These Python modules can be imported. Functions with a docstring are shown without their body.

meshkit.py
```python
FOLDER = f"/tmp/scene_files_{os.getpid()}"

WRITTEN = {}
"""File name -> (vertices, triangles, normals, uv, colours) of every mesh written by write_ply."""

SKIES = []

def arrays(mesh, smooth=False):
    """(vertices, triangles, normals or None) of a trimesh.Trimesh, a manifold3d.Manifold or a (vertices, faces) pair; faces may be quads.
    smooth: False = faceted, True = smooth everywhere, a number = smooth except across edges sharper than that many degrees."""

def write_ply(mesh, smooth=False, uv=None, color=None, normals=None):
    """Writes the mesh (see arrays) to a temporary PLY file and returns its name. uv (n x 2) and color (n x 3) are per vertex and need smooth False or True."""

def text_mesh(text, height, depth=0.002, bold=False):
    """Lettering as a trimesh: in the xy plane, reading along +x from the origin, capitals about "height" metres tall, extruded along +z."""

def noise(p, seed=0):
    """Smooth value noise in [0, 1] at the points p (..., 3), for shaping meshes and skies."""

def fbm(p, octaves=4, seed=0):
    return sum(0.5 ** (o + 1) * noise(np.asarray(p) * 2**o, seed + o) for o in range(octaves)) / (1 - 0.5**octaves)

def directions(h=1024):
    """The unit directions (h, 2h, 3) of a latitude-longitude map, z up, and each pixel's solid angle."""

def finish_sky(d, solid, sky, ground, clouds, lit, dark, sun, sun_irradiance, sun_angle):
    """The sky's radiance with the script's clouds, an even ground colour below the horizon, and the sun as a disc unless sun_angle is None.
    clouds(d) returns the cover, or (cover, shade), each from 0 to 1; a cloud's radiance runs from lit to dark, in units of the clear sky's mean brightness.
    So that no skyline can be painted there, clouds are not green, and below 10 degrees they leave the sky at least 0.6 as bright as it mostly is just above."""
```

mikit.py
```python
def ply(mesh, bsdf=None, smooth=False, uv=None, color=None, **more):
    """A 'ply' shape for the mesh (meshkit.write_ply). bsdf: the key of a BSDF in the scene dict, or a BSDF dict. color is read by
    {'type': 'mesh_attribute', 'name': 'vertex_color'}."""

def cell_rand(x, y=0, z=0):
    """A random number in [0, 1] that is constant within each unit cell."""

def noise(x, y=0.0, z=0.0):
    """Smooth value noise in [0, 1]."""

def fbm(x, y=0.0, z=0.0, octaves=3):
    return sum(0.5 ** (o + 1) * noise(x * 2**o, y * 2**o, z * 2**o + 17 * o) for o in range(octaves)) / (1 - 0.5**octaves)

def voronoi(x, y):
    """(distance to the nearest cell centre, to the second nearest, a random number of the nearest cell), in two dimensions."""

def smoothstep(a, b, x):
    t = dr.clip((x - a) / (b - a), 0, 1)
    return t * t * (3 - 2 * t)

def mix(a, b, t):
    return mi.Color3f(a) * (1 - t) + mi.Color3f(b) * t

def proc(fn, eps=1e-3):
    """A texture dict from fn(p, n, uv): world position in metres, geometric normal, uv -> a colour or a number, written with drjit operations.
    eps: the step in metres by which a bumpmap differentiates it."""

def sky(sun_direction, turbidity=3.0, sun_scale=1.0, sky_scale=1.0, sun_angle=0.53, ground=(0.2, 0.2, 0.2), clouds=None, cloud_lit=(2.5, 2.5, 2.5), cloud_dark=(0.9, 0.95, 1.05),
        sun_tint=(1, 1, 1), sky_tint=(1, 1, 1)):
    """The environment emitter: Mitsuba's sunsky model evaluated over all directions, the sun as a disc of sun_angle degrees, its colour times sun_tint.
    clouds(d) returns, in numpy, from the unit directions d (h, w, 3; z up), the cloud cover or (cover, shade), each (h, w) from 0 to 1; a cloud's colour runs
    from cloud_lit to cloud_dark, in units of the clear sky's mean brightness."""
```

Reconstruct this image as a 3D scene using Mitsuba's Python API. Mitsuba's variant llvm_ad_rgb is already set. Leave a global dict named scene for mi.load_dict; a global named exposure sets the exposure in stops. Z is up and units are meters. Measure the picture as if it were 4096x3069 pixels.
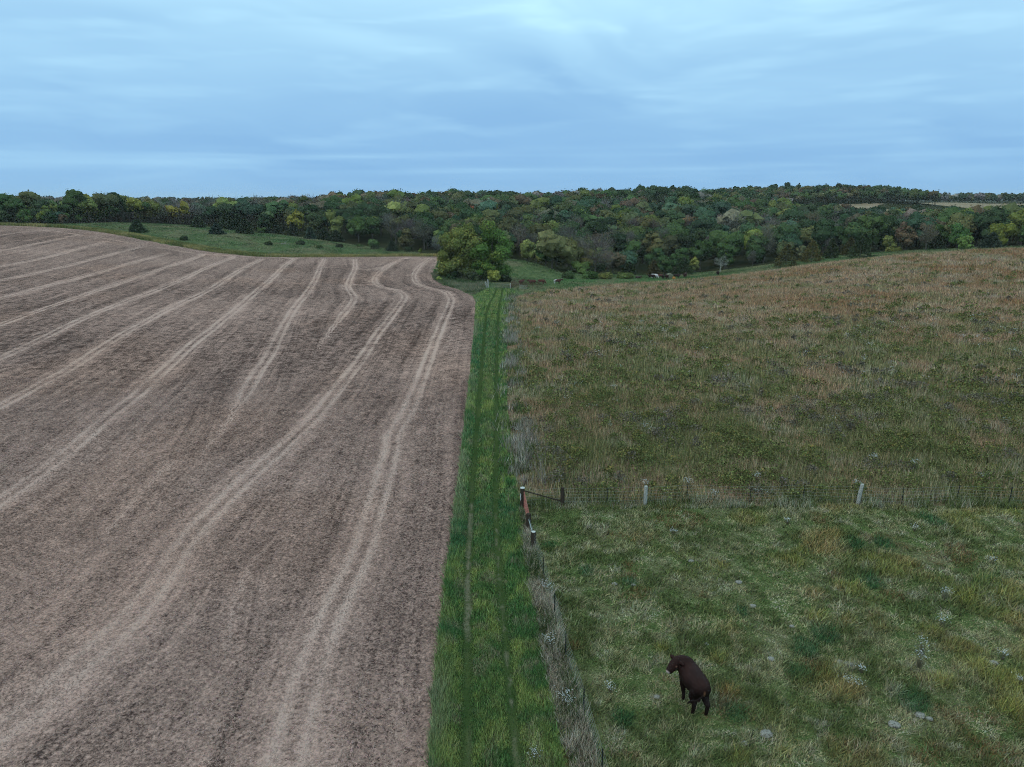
import math
import numpy as np, trimesh, manifold3d as m3, shapely
import drjit as dr
import mitsuba as mi
import mikit, meshkit
from mikit import noise, fbm, voronoi, smoothstep, mix
from scipy.interpolate import RBFInterpolator
from scipy.spatial import Delaunay, cKDTree

T = mi.ScalarTransform4f
scene, labels = {}, {}
rng = np.random.default_rng(20)

SKYK, HAZE = 2.8, 0.00006  # brightness of the cloud deck; density of the haze

# ---------------------------------------------------------------- camera, sky, exposure
PITCH = math.radians(14.57)
scene['camera'] = {'type': 'perspective', 'fov': 71.6, 'near_clip': 0.5, 'far_clip': 20000.0,
                   'to_world': T().look_at(origin=[0, 0, 20.0], target=[0, math.cos(PITCH), 20.0 - math.sin(PITCH)], up=[0, 0, 1])}


def cloud_deck(d):
    """A closed deck of thin high cloud: blue grey low down, paler and whiter higher up, with long soft streaks."""
    el = np.degrees(np.arcsin(np.clip(d[..., 2], -1, 1)))
    az = np.degrees(np.arctan2(d[..., 0], d[..., 1]))
    z = np.zeros_like(el)
    bend = 2.2 * meshkit.fbm(np.stack([az / 22, el / 9, z + 3], -1), 3, 5)
    wisp = meshkit.fbm(np.stack([az / 16 + 0.8 * bend, (el + 0.07 * az) / 2.6 + bend * 1.3, z], -1), 4, 1)
    fine = meshkit.fbm(np.stack([az / 7 + bend, (el - 0.04 * az) / 0.8 + bend * 2, z + 7], -1), 4, 2)
    soft = meshkit.fbm(np.stack([az / 30, el / 6, z + 11], -1), 3, 3)
    t = np.clip(el / 14.5, 0, 2.2)
    pale = 0.03 + 0.06 * t + 0.46 * t ** 2.2
    gain = 0.20 + 1.0 * np.clip(t, 0, 1.2)
    pale = pale + gain * (0.36 * (wisp - 0.48) + 0.24 * (soft - 0.5)) + 0.34 * np.clip(fine - 0.50, 0, 1) * (0.5 + t)
    thin = meshkit.fbm(np.stack([az / 26 + 0.5 * bend, (el - 0.02 * az) / 0.55, z + 23], -1), 3, 6)
    pale = pale + 0.5 * np.clip(thin - 0.60, 0, 1) * np.exp(-((el - 2.6) / 1.6) ** 2)
    high = np.clip((el - 14) / 30, 0, 1)
    pale = pale * (1 - high) + high * (0.72 + 0.5 * (wisp - 0.5))
    return np.ones_like(el), 1 - np.clip(pale, 0, 1)


scene['sky'] = mikit.sky((-0.5, -0.35, 0.85), turbidity=3, sun_scale=0.10, sun_angle=25, ground=(0.12, 0.11, 0.08), clouds=cloud_deck,
                         cloud_lit=(SKYK * 0.62, SKYK * 0.97, SKYK * 1.08), cloud_dark=(SKYK * 0.205, SKYK * 0.405, SKYK * 0.665))
exposure = 2.3

# ---------------------------------------------------------------- the lie of the land
CTRL = np.array([[-90.0,-40.0,0.0],[-90.0,0.0,0.0],[-90.0,30.0,0.0],[-90.0,60.0,0.0],[-60.0,-40.0,0.0],[-60.0,0.0,0.0],[-60.0,30.0,0.0],[-60.0,60.0,0.0],[-30.0,-40.0,0.0],[-30.0,0.0,0.0],[-30.0,30.0,0.0],[-30.0,60.0,0.0],[0.0,-40.0,0.0],[0.0,0.0,0.0],[0.0,30.0,0.0],[0.0,60.0,0.0],[30.0,-40.0,0.0],[30.0,0.0,0.0],[30.0,30.0,0.0],[30.0,60.0,0.0],[60.0,-40.0,0.0],[60.0,0.0,0.0],[60.0,30.0,0.0],[60.0,60.0,0.0],[90.0,-40.0,0.0],[90.0,0.0,0.0],[90.0,30.0,0.0],[90.0,60.0,0.0],[-40.0,90.0,-0.3],[0.0,90.0,-0.3],[40.0,90.0,-0.3],[110.0,60.0,0.8],[110.0,110.0,2.0],[60.0,120.0,0.4],[60.0,160.0,-1.3],[-5.2,152.7,-1.32],[-0.1,192.2,-3.69],[-12.2,177.4,-3.59],[15.4,226.3,-5.1],[-8.5,217.5,-3.7],[-33.4,202.8,-3.01],[-29.3,283.4,-1.8],[-99.9,284.4,-2.24],[-121.5,288.3,-0.35],[-152.8,296.4,4.32],[-185.4,304.3,8.09],[-201.7,286.1,8.8],[-150.0,190.0,3.5],[-120.0,110.0,1.2],[-260,240,10.5],[-200.0,120.0,4.0],[-60.0,140.0,-0.3],[-90.0,200.0,0.2],[-109.8,339.1,0.99],[-168.6,374.8,6.03],[-205.1,381.1,8.16],[-82.4,327.0,-1.42],[-158.5,397.2,3.95],[-114.6,385.0,0.84],[-73.0,372.4,-3.22],[-44.6,337.8,-4.26],[59.7,292.4,-10.92],[77.3,318.5,-12.04],[90.5,307.6,-9.95],[112.8,293.9,-5.23],[7.5,260.1,-2.83],[7.0,241.0,-5.8],[24.3,259.3,-6.08],[122.9,249.5,0.33],[145.1,252.2,1.73],[169.7,239.0,4.04],[95.5,212.5,-0.69],[128.6,190.3,2.08],[148.1,207.8,3.09],[64.4,222.8,-5.29],[40.5,211.4,-5.09],[50.1,154.7,-2.61],[90.0,138.1,-0.18],[271.3,685.4,9.31],[624.4,973.2,13.79],[567.6,950.8,15.68],[688.4,984.7,13.72],[-100,610,11],[0,610,10],[150,610,13],[310,610,4],[320,795,20],[400,800,20.5],[470,830,11],[250,770,17],[470,920,10.5],[480,1010,13.5],[280,640,6.5],[280,735,12],[330,560,-1],[420,600,0],[-270,610,0],[-560.0,760.0,10.0],[-300,760,2],[-400,780,4.5],[-170,760,4],[-90,500,6],[40,480,3],[150,470,3],[-250,470,2],[-420,560,1],[60.0,400.0,-2.0],[150.0,380.0,-4.0],[230.0,400.0,-2.0],[280,500,-4],[250,570,-2],[-40.0,400.0,0.0],[-400,400,-1],[-300,335,3],[-330,400,-1],[350.0,380.0,4.0],[320.0,260.0,6.0],[-150.0,430.0,4.0],[0,760,10],[190,800,14],[-100.0,900.0,14.0],[600.0,1000.0,14.0],[-600.0,1100.0,10.0],[0.0,1300.0,12.0],[900.0,1300.0,14.0],[-1200.0,1500.0,12.0],[0.0,2500.0,12.0],[1800.0,2500.0,14.0],[-2000.0,2500.0,12.0],[700,600,3],[700,200,9],[-700,300,8],[-500.0,0.0,6.0],[500.0,0.0,6.0],[0.0,-300.0,0.0],[-500.0,-300.0,4.0],[500.0,-300.0,5.0],[1800.0,800.0,14.0],[-1800.0,800.0,12.0],[1500.0,-200.0,10.0],[-1500.0,-200.0,10.0],[0.0,4500.0,10.0],[3500.0,4000.0,12.0],[-3500.0,4000.0,10.0],[3500.0,0.0,12.0],[-3500.0,0.0,12.0],[0.0,-1500.0,6.0]])
_land = RBFInterpolator(CTRL[:, :2] / 100, CTRL[:, 2], kernel='thin_plate_spline', smoothing=0.02)


def height(x, y):
    x, y = np.broadcast_arrays(np.asarray(x, float), np.asarray(y, float))
    return _land(np.stack([x.ravel(), y.ravel()], 1) / 100).reshape(x.shape)


TRACKS={'1':[(-8.2,21.5),(-8.6,24.5),(-8.9,28.1),(-9.0,31.8),(-8.8,37.7),(-9.2,44.0),(-9.9,55.2),(-10.4,59.0),(-10.2,65.9),(-10.5,78.8),(-11.2,97.2),(-11.8,116.2),(-12.5,138.9),(-13.7,160.4),(-17.0,184.2),(-22.3,192.2),(-27.0,202.6),(-30.5,221.8),(-31.7,247.3),(-30.7,271.4)],'0b':[(-4.3,21.5),(-5.1,29.9),(-5.6,42.3),(-7.2,71.8),(-9.2,121.1),(-10.0,152.7)],'2':[(-20.0,22.7),(-19.8,23.4),(-19.3,24.9),(-19.2,27.3),(-18.9,30.8),(-19.1,34.9),(-19.6,38.6),(-19.7,43.7),(-19.5,50.2),(-19.1,56.0),(-18.8,65.2),(-19.3,79.9),(-19.8,91.2),(-21.1,111.7),(-22.3,135.2),(-25.1,165.9),(-29.1,182.9),(-34.8,190.2),(-39.3,203.7),(-41.7,222.3),(-42.2,245.3),(-41.0,271.6)],'2b':[(-26.4,92.6),(-28.1,103.9),(-30.1,120.5),(-32.7,142.1),(-36.0,161.7),(-43.2,187.6),(-48.0,213.6),(-51.8,236.3),(-59.7,273.0)],'3':[(-25.1,54.4),(-25.8,59.0),(-27.5,68.3),(-30.2,81.0),(-33.1,95.6),(-36.7,111.4),(-42.4,137.3),(-47.5,162.8),(-55.2,200.4),(-64.5,242.0),(-71.9,275.5)],'4':[(-35.0,41.8),(-35.1,45.8),(-35.7,50.9),(-36.8,57.2),(-38.7,66.0),(-40.0,73.7),(-43.4,88.3),(-46.3,101.7),(-48.7,115.0),(-53.6,139.0),(-61.2,172.7),(-68.2,206.4),(-75.7,238.9),(-84.0,276.6)],'5':[(-51.3,63.7),(-51.3,68.3),(-52.6,75.5),(-54.8,86.7),(-58.4,101.0),(-61.9,118.3),(-66.0,140.0),(-69.1,159.0),(-75.4,188.0),(-83.6,223.4),(-95.5,274.6)],'6':[(-66.2,83.8),(-66.5,90.1),(-68.8,100.3),(-72.9,117.1),(-76.8,137.7),(-80.4,161.5),(-86.9,194.1),(-98.2,238.8),(-107.0,276.8)],'7':[(-82.1,105.2),(-83.0,113.7),(-86.0,130.0),(-90.2,151.9),(-95.1,180.3),(-103.9,218.8),(-118.8,277.0)],'8':[(-102.2,132.4),(-101.3,140.2),(-104.5,159.4),(-106.3,175.2),(-113.1,205.5),(-121.7,239.5),(-128.6,270.4)],'9':[(-118.7,154.8),(-118.7,165.3),(-121.0,185.4),(-129.7,220.9),(-138.3,254.0),(-141.8,275.2)],'10':[(-134.2,175.8),(-135.6,189.7),(-141.3,217.6),(-150.5,250.7),(-156.4,278.7)],'11':[(-156.3,205.9),(-159.6,224.6),(-165.8,254.2),(-169.8,276.6),(-171.0,286.1)],'12':[(-178.5,239.4),(-185.0,261.7),(-187.9,278.4),(-186.8,290.4)],'end':[(-187.8,291.9),(-171.3,286.8),(-156.8,284.3),(-143.9,279.3),(-137.3,279.9),(-119.4,278.6),(-103.4,282.4),(-67.3,279.6),(-31.4,273.4)],'h1':[(-63.1,237.8),(-54.4,235.1),(-47.3,233.0),(-44.6,239.9)],'h2':[(-49.1,187.9),(-44.1,189.4),(-39.7,194.4)],'faint1':[(-25.2,40.7),(-26.1,46.3),(-26.6,52.1)],'faint2':[(-13.3,28.8),(-14.7,34.9),(-14.6,38.6)]}
FIELD_EDGE = [(-1.2, -25), (-2.6, 15), (-2.9, 21.5), (-3.2, 25.8), (-3.5, 35.1), (-3.7, 45.1), (-4.0, 54.2), (-4.4, 67.7), (-5.1, 89.5), (-6.2, 119.0), (-7.5, 149.0), (-9.4, 174.6),
              (-13.6, 189.4), (-19.9, 203.1), (-23.3, 214.7), (-25.4, 228.8), (-26.7, 253.1), (-28.8, 282.0)]
FIELD_FAR = [(-56.2, 285.0), (-89.3, 285.6), (-100.1, 284.8), (-111.5, 286.2), (-120.7, 287.4), (-135.5, 291.0), (-152.3, 295.4), (-167.6, 301.1), (-180, 303.5), (-196, 304), (-230, 308), (-330, 320)]
LANE_RIGHT = [(2.9, -25), (2.2, 15), (1.8, 23.2), (1.4, 27.9), (0.9, 35.1), (0.6, 43.9), (0.2, 49.6), (-0.5, 68.4), (-0.8, 111.3), (-0.6, 156.7), (1.0, 184.9), (-0.6, 195.5)]
LANE_LEFT_END = [(-6.4, 195.5), (-9.0, 180)]
RUT_LEFT = [(-0.6, -10), (-1.7, 22.8), (-1.9, 25.8), (-2.45, 35.1), (-2.85, 47.5), (-3.1, 58.4), (-4.0, 94.8), (-4.8, 130.1), (-4.6, 165), (-4.3, 195)]
RUT_RIGHT = [(1.2, -10), (0.15, 22.3), (-0.1, 25.8), (-0.4, 30.4), (-0.7, 35.1), (-1.1, 43.6), (-1.35, 58.4), (-2.1, 94.8), (-2.6, 136.9), (-2.6, 165), (-2.6, 195)]
FENCE_LANE = [(0.7, 43.9), (1.0, 40.2), (1.25, 37.9), (1.7, 34.8), (2.1, 31.1), (2.4, 27.8), (2.85, 24.1), (3.2, 21.0), (3.6, 17.2)]
PRAIRIE_TOP = [(-0.6, 156.7), (2.9, 179.9), (11.8, 190.8), (26.5, 209.6), (44.4, 230.1), (60.1, 243.4), (72.5, 246.9), (88.3, 249.4), (102.0, 248.8), (116.6, 245.9), (136.0, 246.2), (154.7, 244.9), (171, 238), (230, 220), (330, 190)]
WOOD_FRONT = [(-700, 430), (-330, 352), (-215, 322), (-203, 335), (-205, 372), (-190, 420), (-160, 402), (-136, 392), (-113, 383), (-92, 374), (-70, 362), (-43, 334), (-31, 310), (-12, 296), (3, 300),
              (10, 268), (18, 252), (28, 262), (38, 276), (54, 302), (78, 316), (92, 312), (110, 308), (124, 304), (140, 308), (152, 302), (164, 296), (172, 276), (182, 264), (200, 258), (300, 236), (520, 200)]
fence_strip = shapely.Polygon(LANE_RIGHT[:6] + FENCE_LANE)
POLY = {
    'harvested_field': shapely.Polygon(FIELD_EDGE + FIELD_FAR + [(-330, -25)]),
    'farm_lane': shapely.Polygon(FIELD_EDGE[:12] + LANE_LEFT_END[::-1] + LANE_RIGHT[::-1]),
    'paddock': shapely.Polygon(LANE_RIGHT[:6] + [(45, 44.3), (160, 46), (160, -25)]),
    'prairie': shapely.Polygon(LANE_RIGHT[5:10] + PRAIRIE_TOP + [(330, 46), (160, 46), (45, 44.3)]),
    'distant_field': shapely.Polygon([(180, 640), (330, 615), (370, 740), (190, 740)]).union(shapely.Polygon([(395, 820), (900, 700), (1200, 1020), (430, 1010)])),
}
POLY['hill_pasture'] = shapely.Polygon(WOOD_FRONT + [(520, 150), (330, 46), (-330, -25), (-700, 300)]).difference(shapely.union_all(list(POLY.values())))


def dense(line, step=lambda x, y: 0.35 + 0.008 * math.hypot(x, y)):
    out = []
    for (x0, y0), (x1, y1) in zip(line[:-1], line[1:]):
        n = max(1, int(math.hypot(x1 - x0, y1 - y0) / step((x0 + x1) / 2, max(0, (y0 + y1) / 2))))
        for k in range(n):
            out.append((x0 + (x1 - x0) * k / n, y0 + (y1 - y0) * k / n))
    return out + [line[-1]]


def to_line(line, p):
    """Distance of the points p (n, 2) to a polyline."""
    best = np.full(len(p), 1e9)
    q = np.asarray(line, float)
    for a, b in zip(q[:-1], q[1:]):
        ab = b - a
        t = np.clip(((p - a) @ ab) / (ab @ ab), 0, 1)
        best = np.minimum(best, np.hypot(*(p - a - t[:, None] * ab).T))
    return best


def curve(line, n=4):
    """Catmull-Rom through the points."""
    p = np.asarray(line, float)
    p = np.vstack([2 * p[0] - p[1], p, 2 * p[-1] - p[-2]])
    out = []
    for i in range(1, len(p) - 2):
        for t in np.arange(n) / n:
            a, b, c, d = p[i - 1:i + 3]
            out.append(0.5 * (2 * b + (c - a) * t + (2 * a - 5 * b + 4 * c - d) * t * t + (3 * b - a - 3 * c + d) * t ** 3))
    return out + [p[-2]]


def surface(xy):
    """The ground with its gentle unevenness and the ruts of the lane."""
    xy = np.atleast_2d(np.asarray(xy, float))
    z = height(*xy.T)
    lane = np.abs(xy[:, 0] + 1.5) < 6
    rut = np.full(len(xy), 9.0)
    if lane.any():
        rut[lane] = np.minimum(to_line(RUT_LEFT, xy[lane]), to_line(RUT_RIGHT, xy[lane]))
    p3 = np.stack([xy[:, 0], xy[:, 1], 0 * z], -1)
    return z + 0.18 * (meshkit.fbm(p3 / 6, 3, 4) - 0.5) - 0.07 * np.exp(-(rut / 0.3) ** 2)


# ---------------------------------------------------------------- ground materials
def sq(v):
    return v * v


def tex_field(p, n, uv):
    """uv: the signed and the plain distance to the nearest wheel track, in metres."""
    x, y, d, far = p.x, p.y, uv.x, uv.y
    big = fbm(x * 0.045 + 3, y * 0.03, 1, octaves=3)
    streak = 0.6 * fbm(d * 1.1 + x * 0.03, y * 0.05 + x * 0.035, 5, octaves=3) + 0.4 * noise(d * 4.5, y * 0.12 + x * 0.05, 7)
    wide = smoothstep(30, 110, y)
    clod = (0.30 + 0.55 * wide) * (fbm(x * 1.5, y * 1.5, 9, octaves=4) - 0.5) + 0.65 * (fbm(x * 6.5, y * 6.5, 12, octaves=3) - 0.5)
    speck = noise(x * 12, y * 12, 3) * 0.6 + noise(x * 26, y * 26, 6) * 0.4
    near_line = 1 - smoothstep(1.6, 2.6, far)
    side = dr.minimum(dr.abs(d - 0.55), dr.abs(d + 0.55))
    wheel = near_line * dr.exp(-sq(side / 0.30)) * (0.05 + 1.5 * fbm(x * 0.35, y * 0.22, 2, octaves=4))
    chaff = (1 - smoothstep(0.4, 3.2, far)) * (0.1 + 1.0 * fbm(x * 0.16, y * 0.09, 4, octaves=2))
    lee = smoothstep(1.2, 2.2, far) * (1 - smoothstep(2.6, 4.6, far)) * noise(x * 0.1, y * 0.05, 8)
    t = 0.45 + 0.50 * (big - 0.5) + 0.70 * (streak - 0.5) + 1.10 * clod + 0.44 * wheel + 0.12 * chaff - 0.16 * lee + 1.0 * (speck - 0.5)
    t = dr.clip(t, 0, 1)
    c = mix(mix((0.058, 0.035, 0.030), (0.44, 0.268, 0.221), t), (0.45, 0.310, 0.262), dr.clip(wheel * 0.5, 0, 0.55) * t)
    warm = smoothstep(0.5, 0.8, fbm(x * 0.07 + 40, y * 0.05, 2, octaves=2))
    return mix(c, mi.Color3f(c) * mi.Color3f(1.03, 1.0, 0.97), warm)


def tex_lane(p, n, uv):
    x, y = p.x, p.y
    g = mix((0.026, 0.050, 0.015), (0.066, 0.080, 0.028), fbm(x * 1.6, y * 0.8, 1, octaves=4))
    soil = mix((0.12, 0.10, 0.065), (0.23, 0.19, 0.14), noise(x * 6, y * 6))
    worn = (1 - smoothstep(0.05, 0.26, uv.x + 0.25 * (noise(x * 3, y * 1.6, 3) - 0.5))) * smoothstep(0.35, 0.75, fbm(x * 0.5, y * 0.16, 8, octaves=3) + uv.y)
    return mix(g, soil, worn * 0.7 * (1 - smoothstep(42, 70, y) * 0.9))


def tex_paddock(p, n, uv):
    x, y = p.x, p.y
    a = fbm(x * 0.6, y * 0.6, 1, octaves=4)
    b = noise(x * 9, y * 9, 2)
    g = mix((0.045, 0.070, 0.022), (0.105, 0.125, 0.045), b)
    return mix(g, (0.14, 0.12, 0.07), smoothstep(0.50, 0.72, a) * 0.7)


def tex_prairie(p, n, uv):
    x, y = p.x, p.y
    a = fbm(x * 0.25, y * 0.16, 1, octaves=4)
    b = noise(x * 4, y * 2.0, 2)
    far = smoothstep(50, 150, y)
    tan = mix((0.13, 0.080, 0.055), (0.27, 0.168, 0.118), b)
    green = mix((0.080, 0.074, 0.036), (0.175, 0.155, 0.078), b)
    return mix(green, tan, dr.clip(smoothstep(0.38, 0.60, a + 0.24 * far - 0.07), 0, 1))


def tex_hill(p, n, uv):
    x, y = p.x, p.y
    a = fbm(x * 0.10, y * 0.05, 1, octaves=5)
    b = fbm(x * 1.1, y * 0.5, 2, octaves=3)
    g = mix((0.040, 0.066, 0.028), (0.125, 0.148, 0.064), b)
    return mix(g, mix((0.085, 0.072, 0.042), (0.19, 0.16, 0.095), b), smoothstep(0.44, 0.66, a) * 0.8)


def tex_floor(p, n, uv):
    return mix((0.022, 0.028, 0.012), (0.045, 0.042, 0.022), fbm(p.x * 0.2, p.y * 0.2, 3, octaves=3))


def tex_distant(p, n, uv):
    return mix((0.20, 0.145, 0.095), (0.30, 0.22, 0.15), fbm(p.x * 0.012 + p.y * 0.06, p.y * 0.01, 3, octaves=3))


def ground_bsdf(key, fn):
    scene[key] = {'type': 'diffuse', 'reflectance': mikit.proc(fn)}


for key, fn in (('m_field', tex_field), ('m_lane', tex_lane), ('m_paddock', tex_paddock), ('m_prairie', tex_prairie), ('m_hill', tex_hill), ('m_floor', tex_floor), ('m_distant', tex_distant)):
    ground_bsdf(key, fn)
scene['m_vertex'] = {'type': 'twosided', 'bsdf': {'type': 'diffuse', 'reflectance': {'type': 'mesh_attribute', 'name': 'vertex_color'}}}
scene['m_hide'] = {'type': 'principled', 'base_color': {'type': 'mesh_attribute', 'name': 'vertex_color'}, 'roughness': 0.7, 'specular': 0.12}


def tex_wood(p, n, uv):
    g = noise(p.x * 60, p.y * 60, p.z * 4)
    return mix((0.030, 0.022, 0.018), (0.075, 0.055, 0.043), g)


def tex_weathered(p, n, uv):
    g = noise(p.x * 70, p.y * 70, p.z * 5)
    return mix((0.23, 0.21, 0.19), (0.46, 0.44, 0.41), g)


def tex_rust(p, n, uv):
    return mix((0.20, 0.055, 0.045), (0.34, 0.16, 0.13), noise(p.x * 9, p.y * 9, p.z * 9))


def tex_dung(p, n, uv):
    d1, d2, r = voronoi(p.x * 9, p.y * 9)
    return mix((0.10, 0.085, 0.07), (0.29, 0.26, 0.23), smoothstep(0.02, 0.16, d2 - d1) * (0.7 + 0.3 * noise(p.x * 30, p.y * 30)))


for key, fn, rough in (('m_wood', tex_wood, 0.9), ('m_weathered', tex_weathered, 0.95), ('m_rust', tex_rust, 0.7), ('m_dung', tex_dung, 1.0)):
    scene[key] = {'type': 'diffuse', 'reflectance': mikit.proc(fn)}
scene['m_old_steel'] = {'type': 'diffuse', 'reflectance': {'type': 'rgb', 'value': (0.105, 0.055, 0.045)}}
scene['m_bleached'] = {'type': 'diffuse', 'reflectance': {'type': 'rgb', 'value': (0.30, 0.285, 0.26)}}
scene['m_steel'] = {'type': 'roughconductor', 'alpha': 0.35, 'specular_reflectance': {'type': 'rgb', 'value': (0.42, 0.42, 0.40)}}
scene['m_wire'] = {'type': 'diffuse', 'reflectance': {'type': 'rgb', 'value': (0.24, 0.24, 0.23)}}
scene['m_t_post'] = {'type': 'diffuse', 'reflectance': {'type': 'rgb', 'value': (0.025, 0.028, 0.026)}}
scene['m_cap'] = {'type': 'diffuse', 'reflectance': {'type': 'rgb', 'value': (0.48, 0.46, 0.44)}}
scene['m_green_tag'] = {'type': 'diffuse', 'reflectance': {'type': 'rgb', 'value': (0.05, 0.42, 0.20)}}
scene['m_gate_tube'] = {'type': 'diffuse', 'reflectance': {'type': 'rgb', 'value': (0.12, 0.135, 0.11)}}


def put(key, mesh, bsdf, smooth=False, label=None, category=None, group=None, kind=None, **more):
    assert key not in scene, key
    scene[key] = mikit.ply(mesh, bsdf, smooth, **more)
    tag(key, label, category, group, kind)


def tag(key, label=None, category=None, group=None, kind=None):
    d = {k: v for k, v in dict(label=label, category=category, group=group, kind=kind).items() if v}
    if d:
        labels[key] = d


_count = {}


def fresh(name):
    _count[name] = _count.get(name, -1) + 1
    return name if _count[name] == 0 else f'{name}_{_count[name]:03d}'


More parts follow.
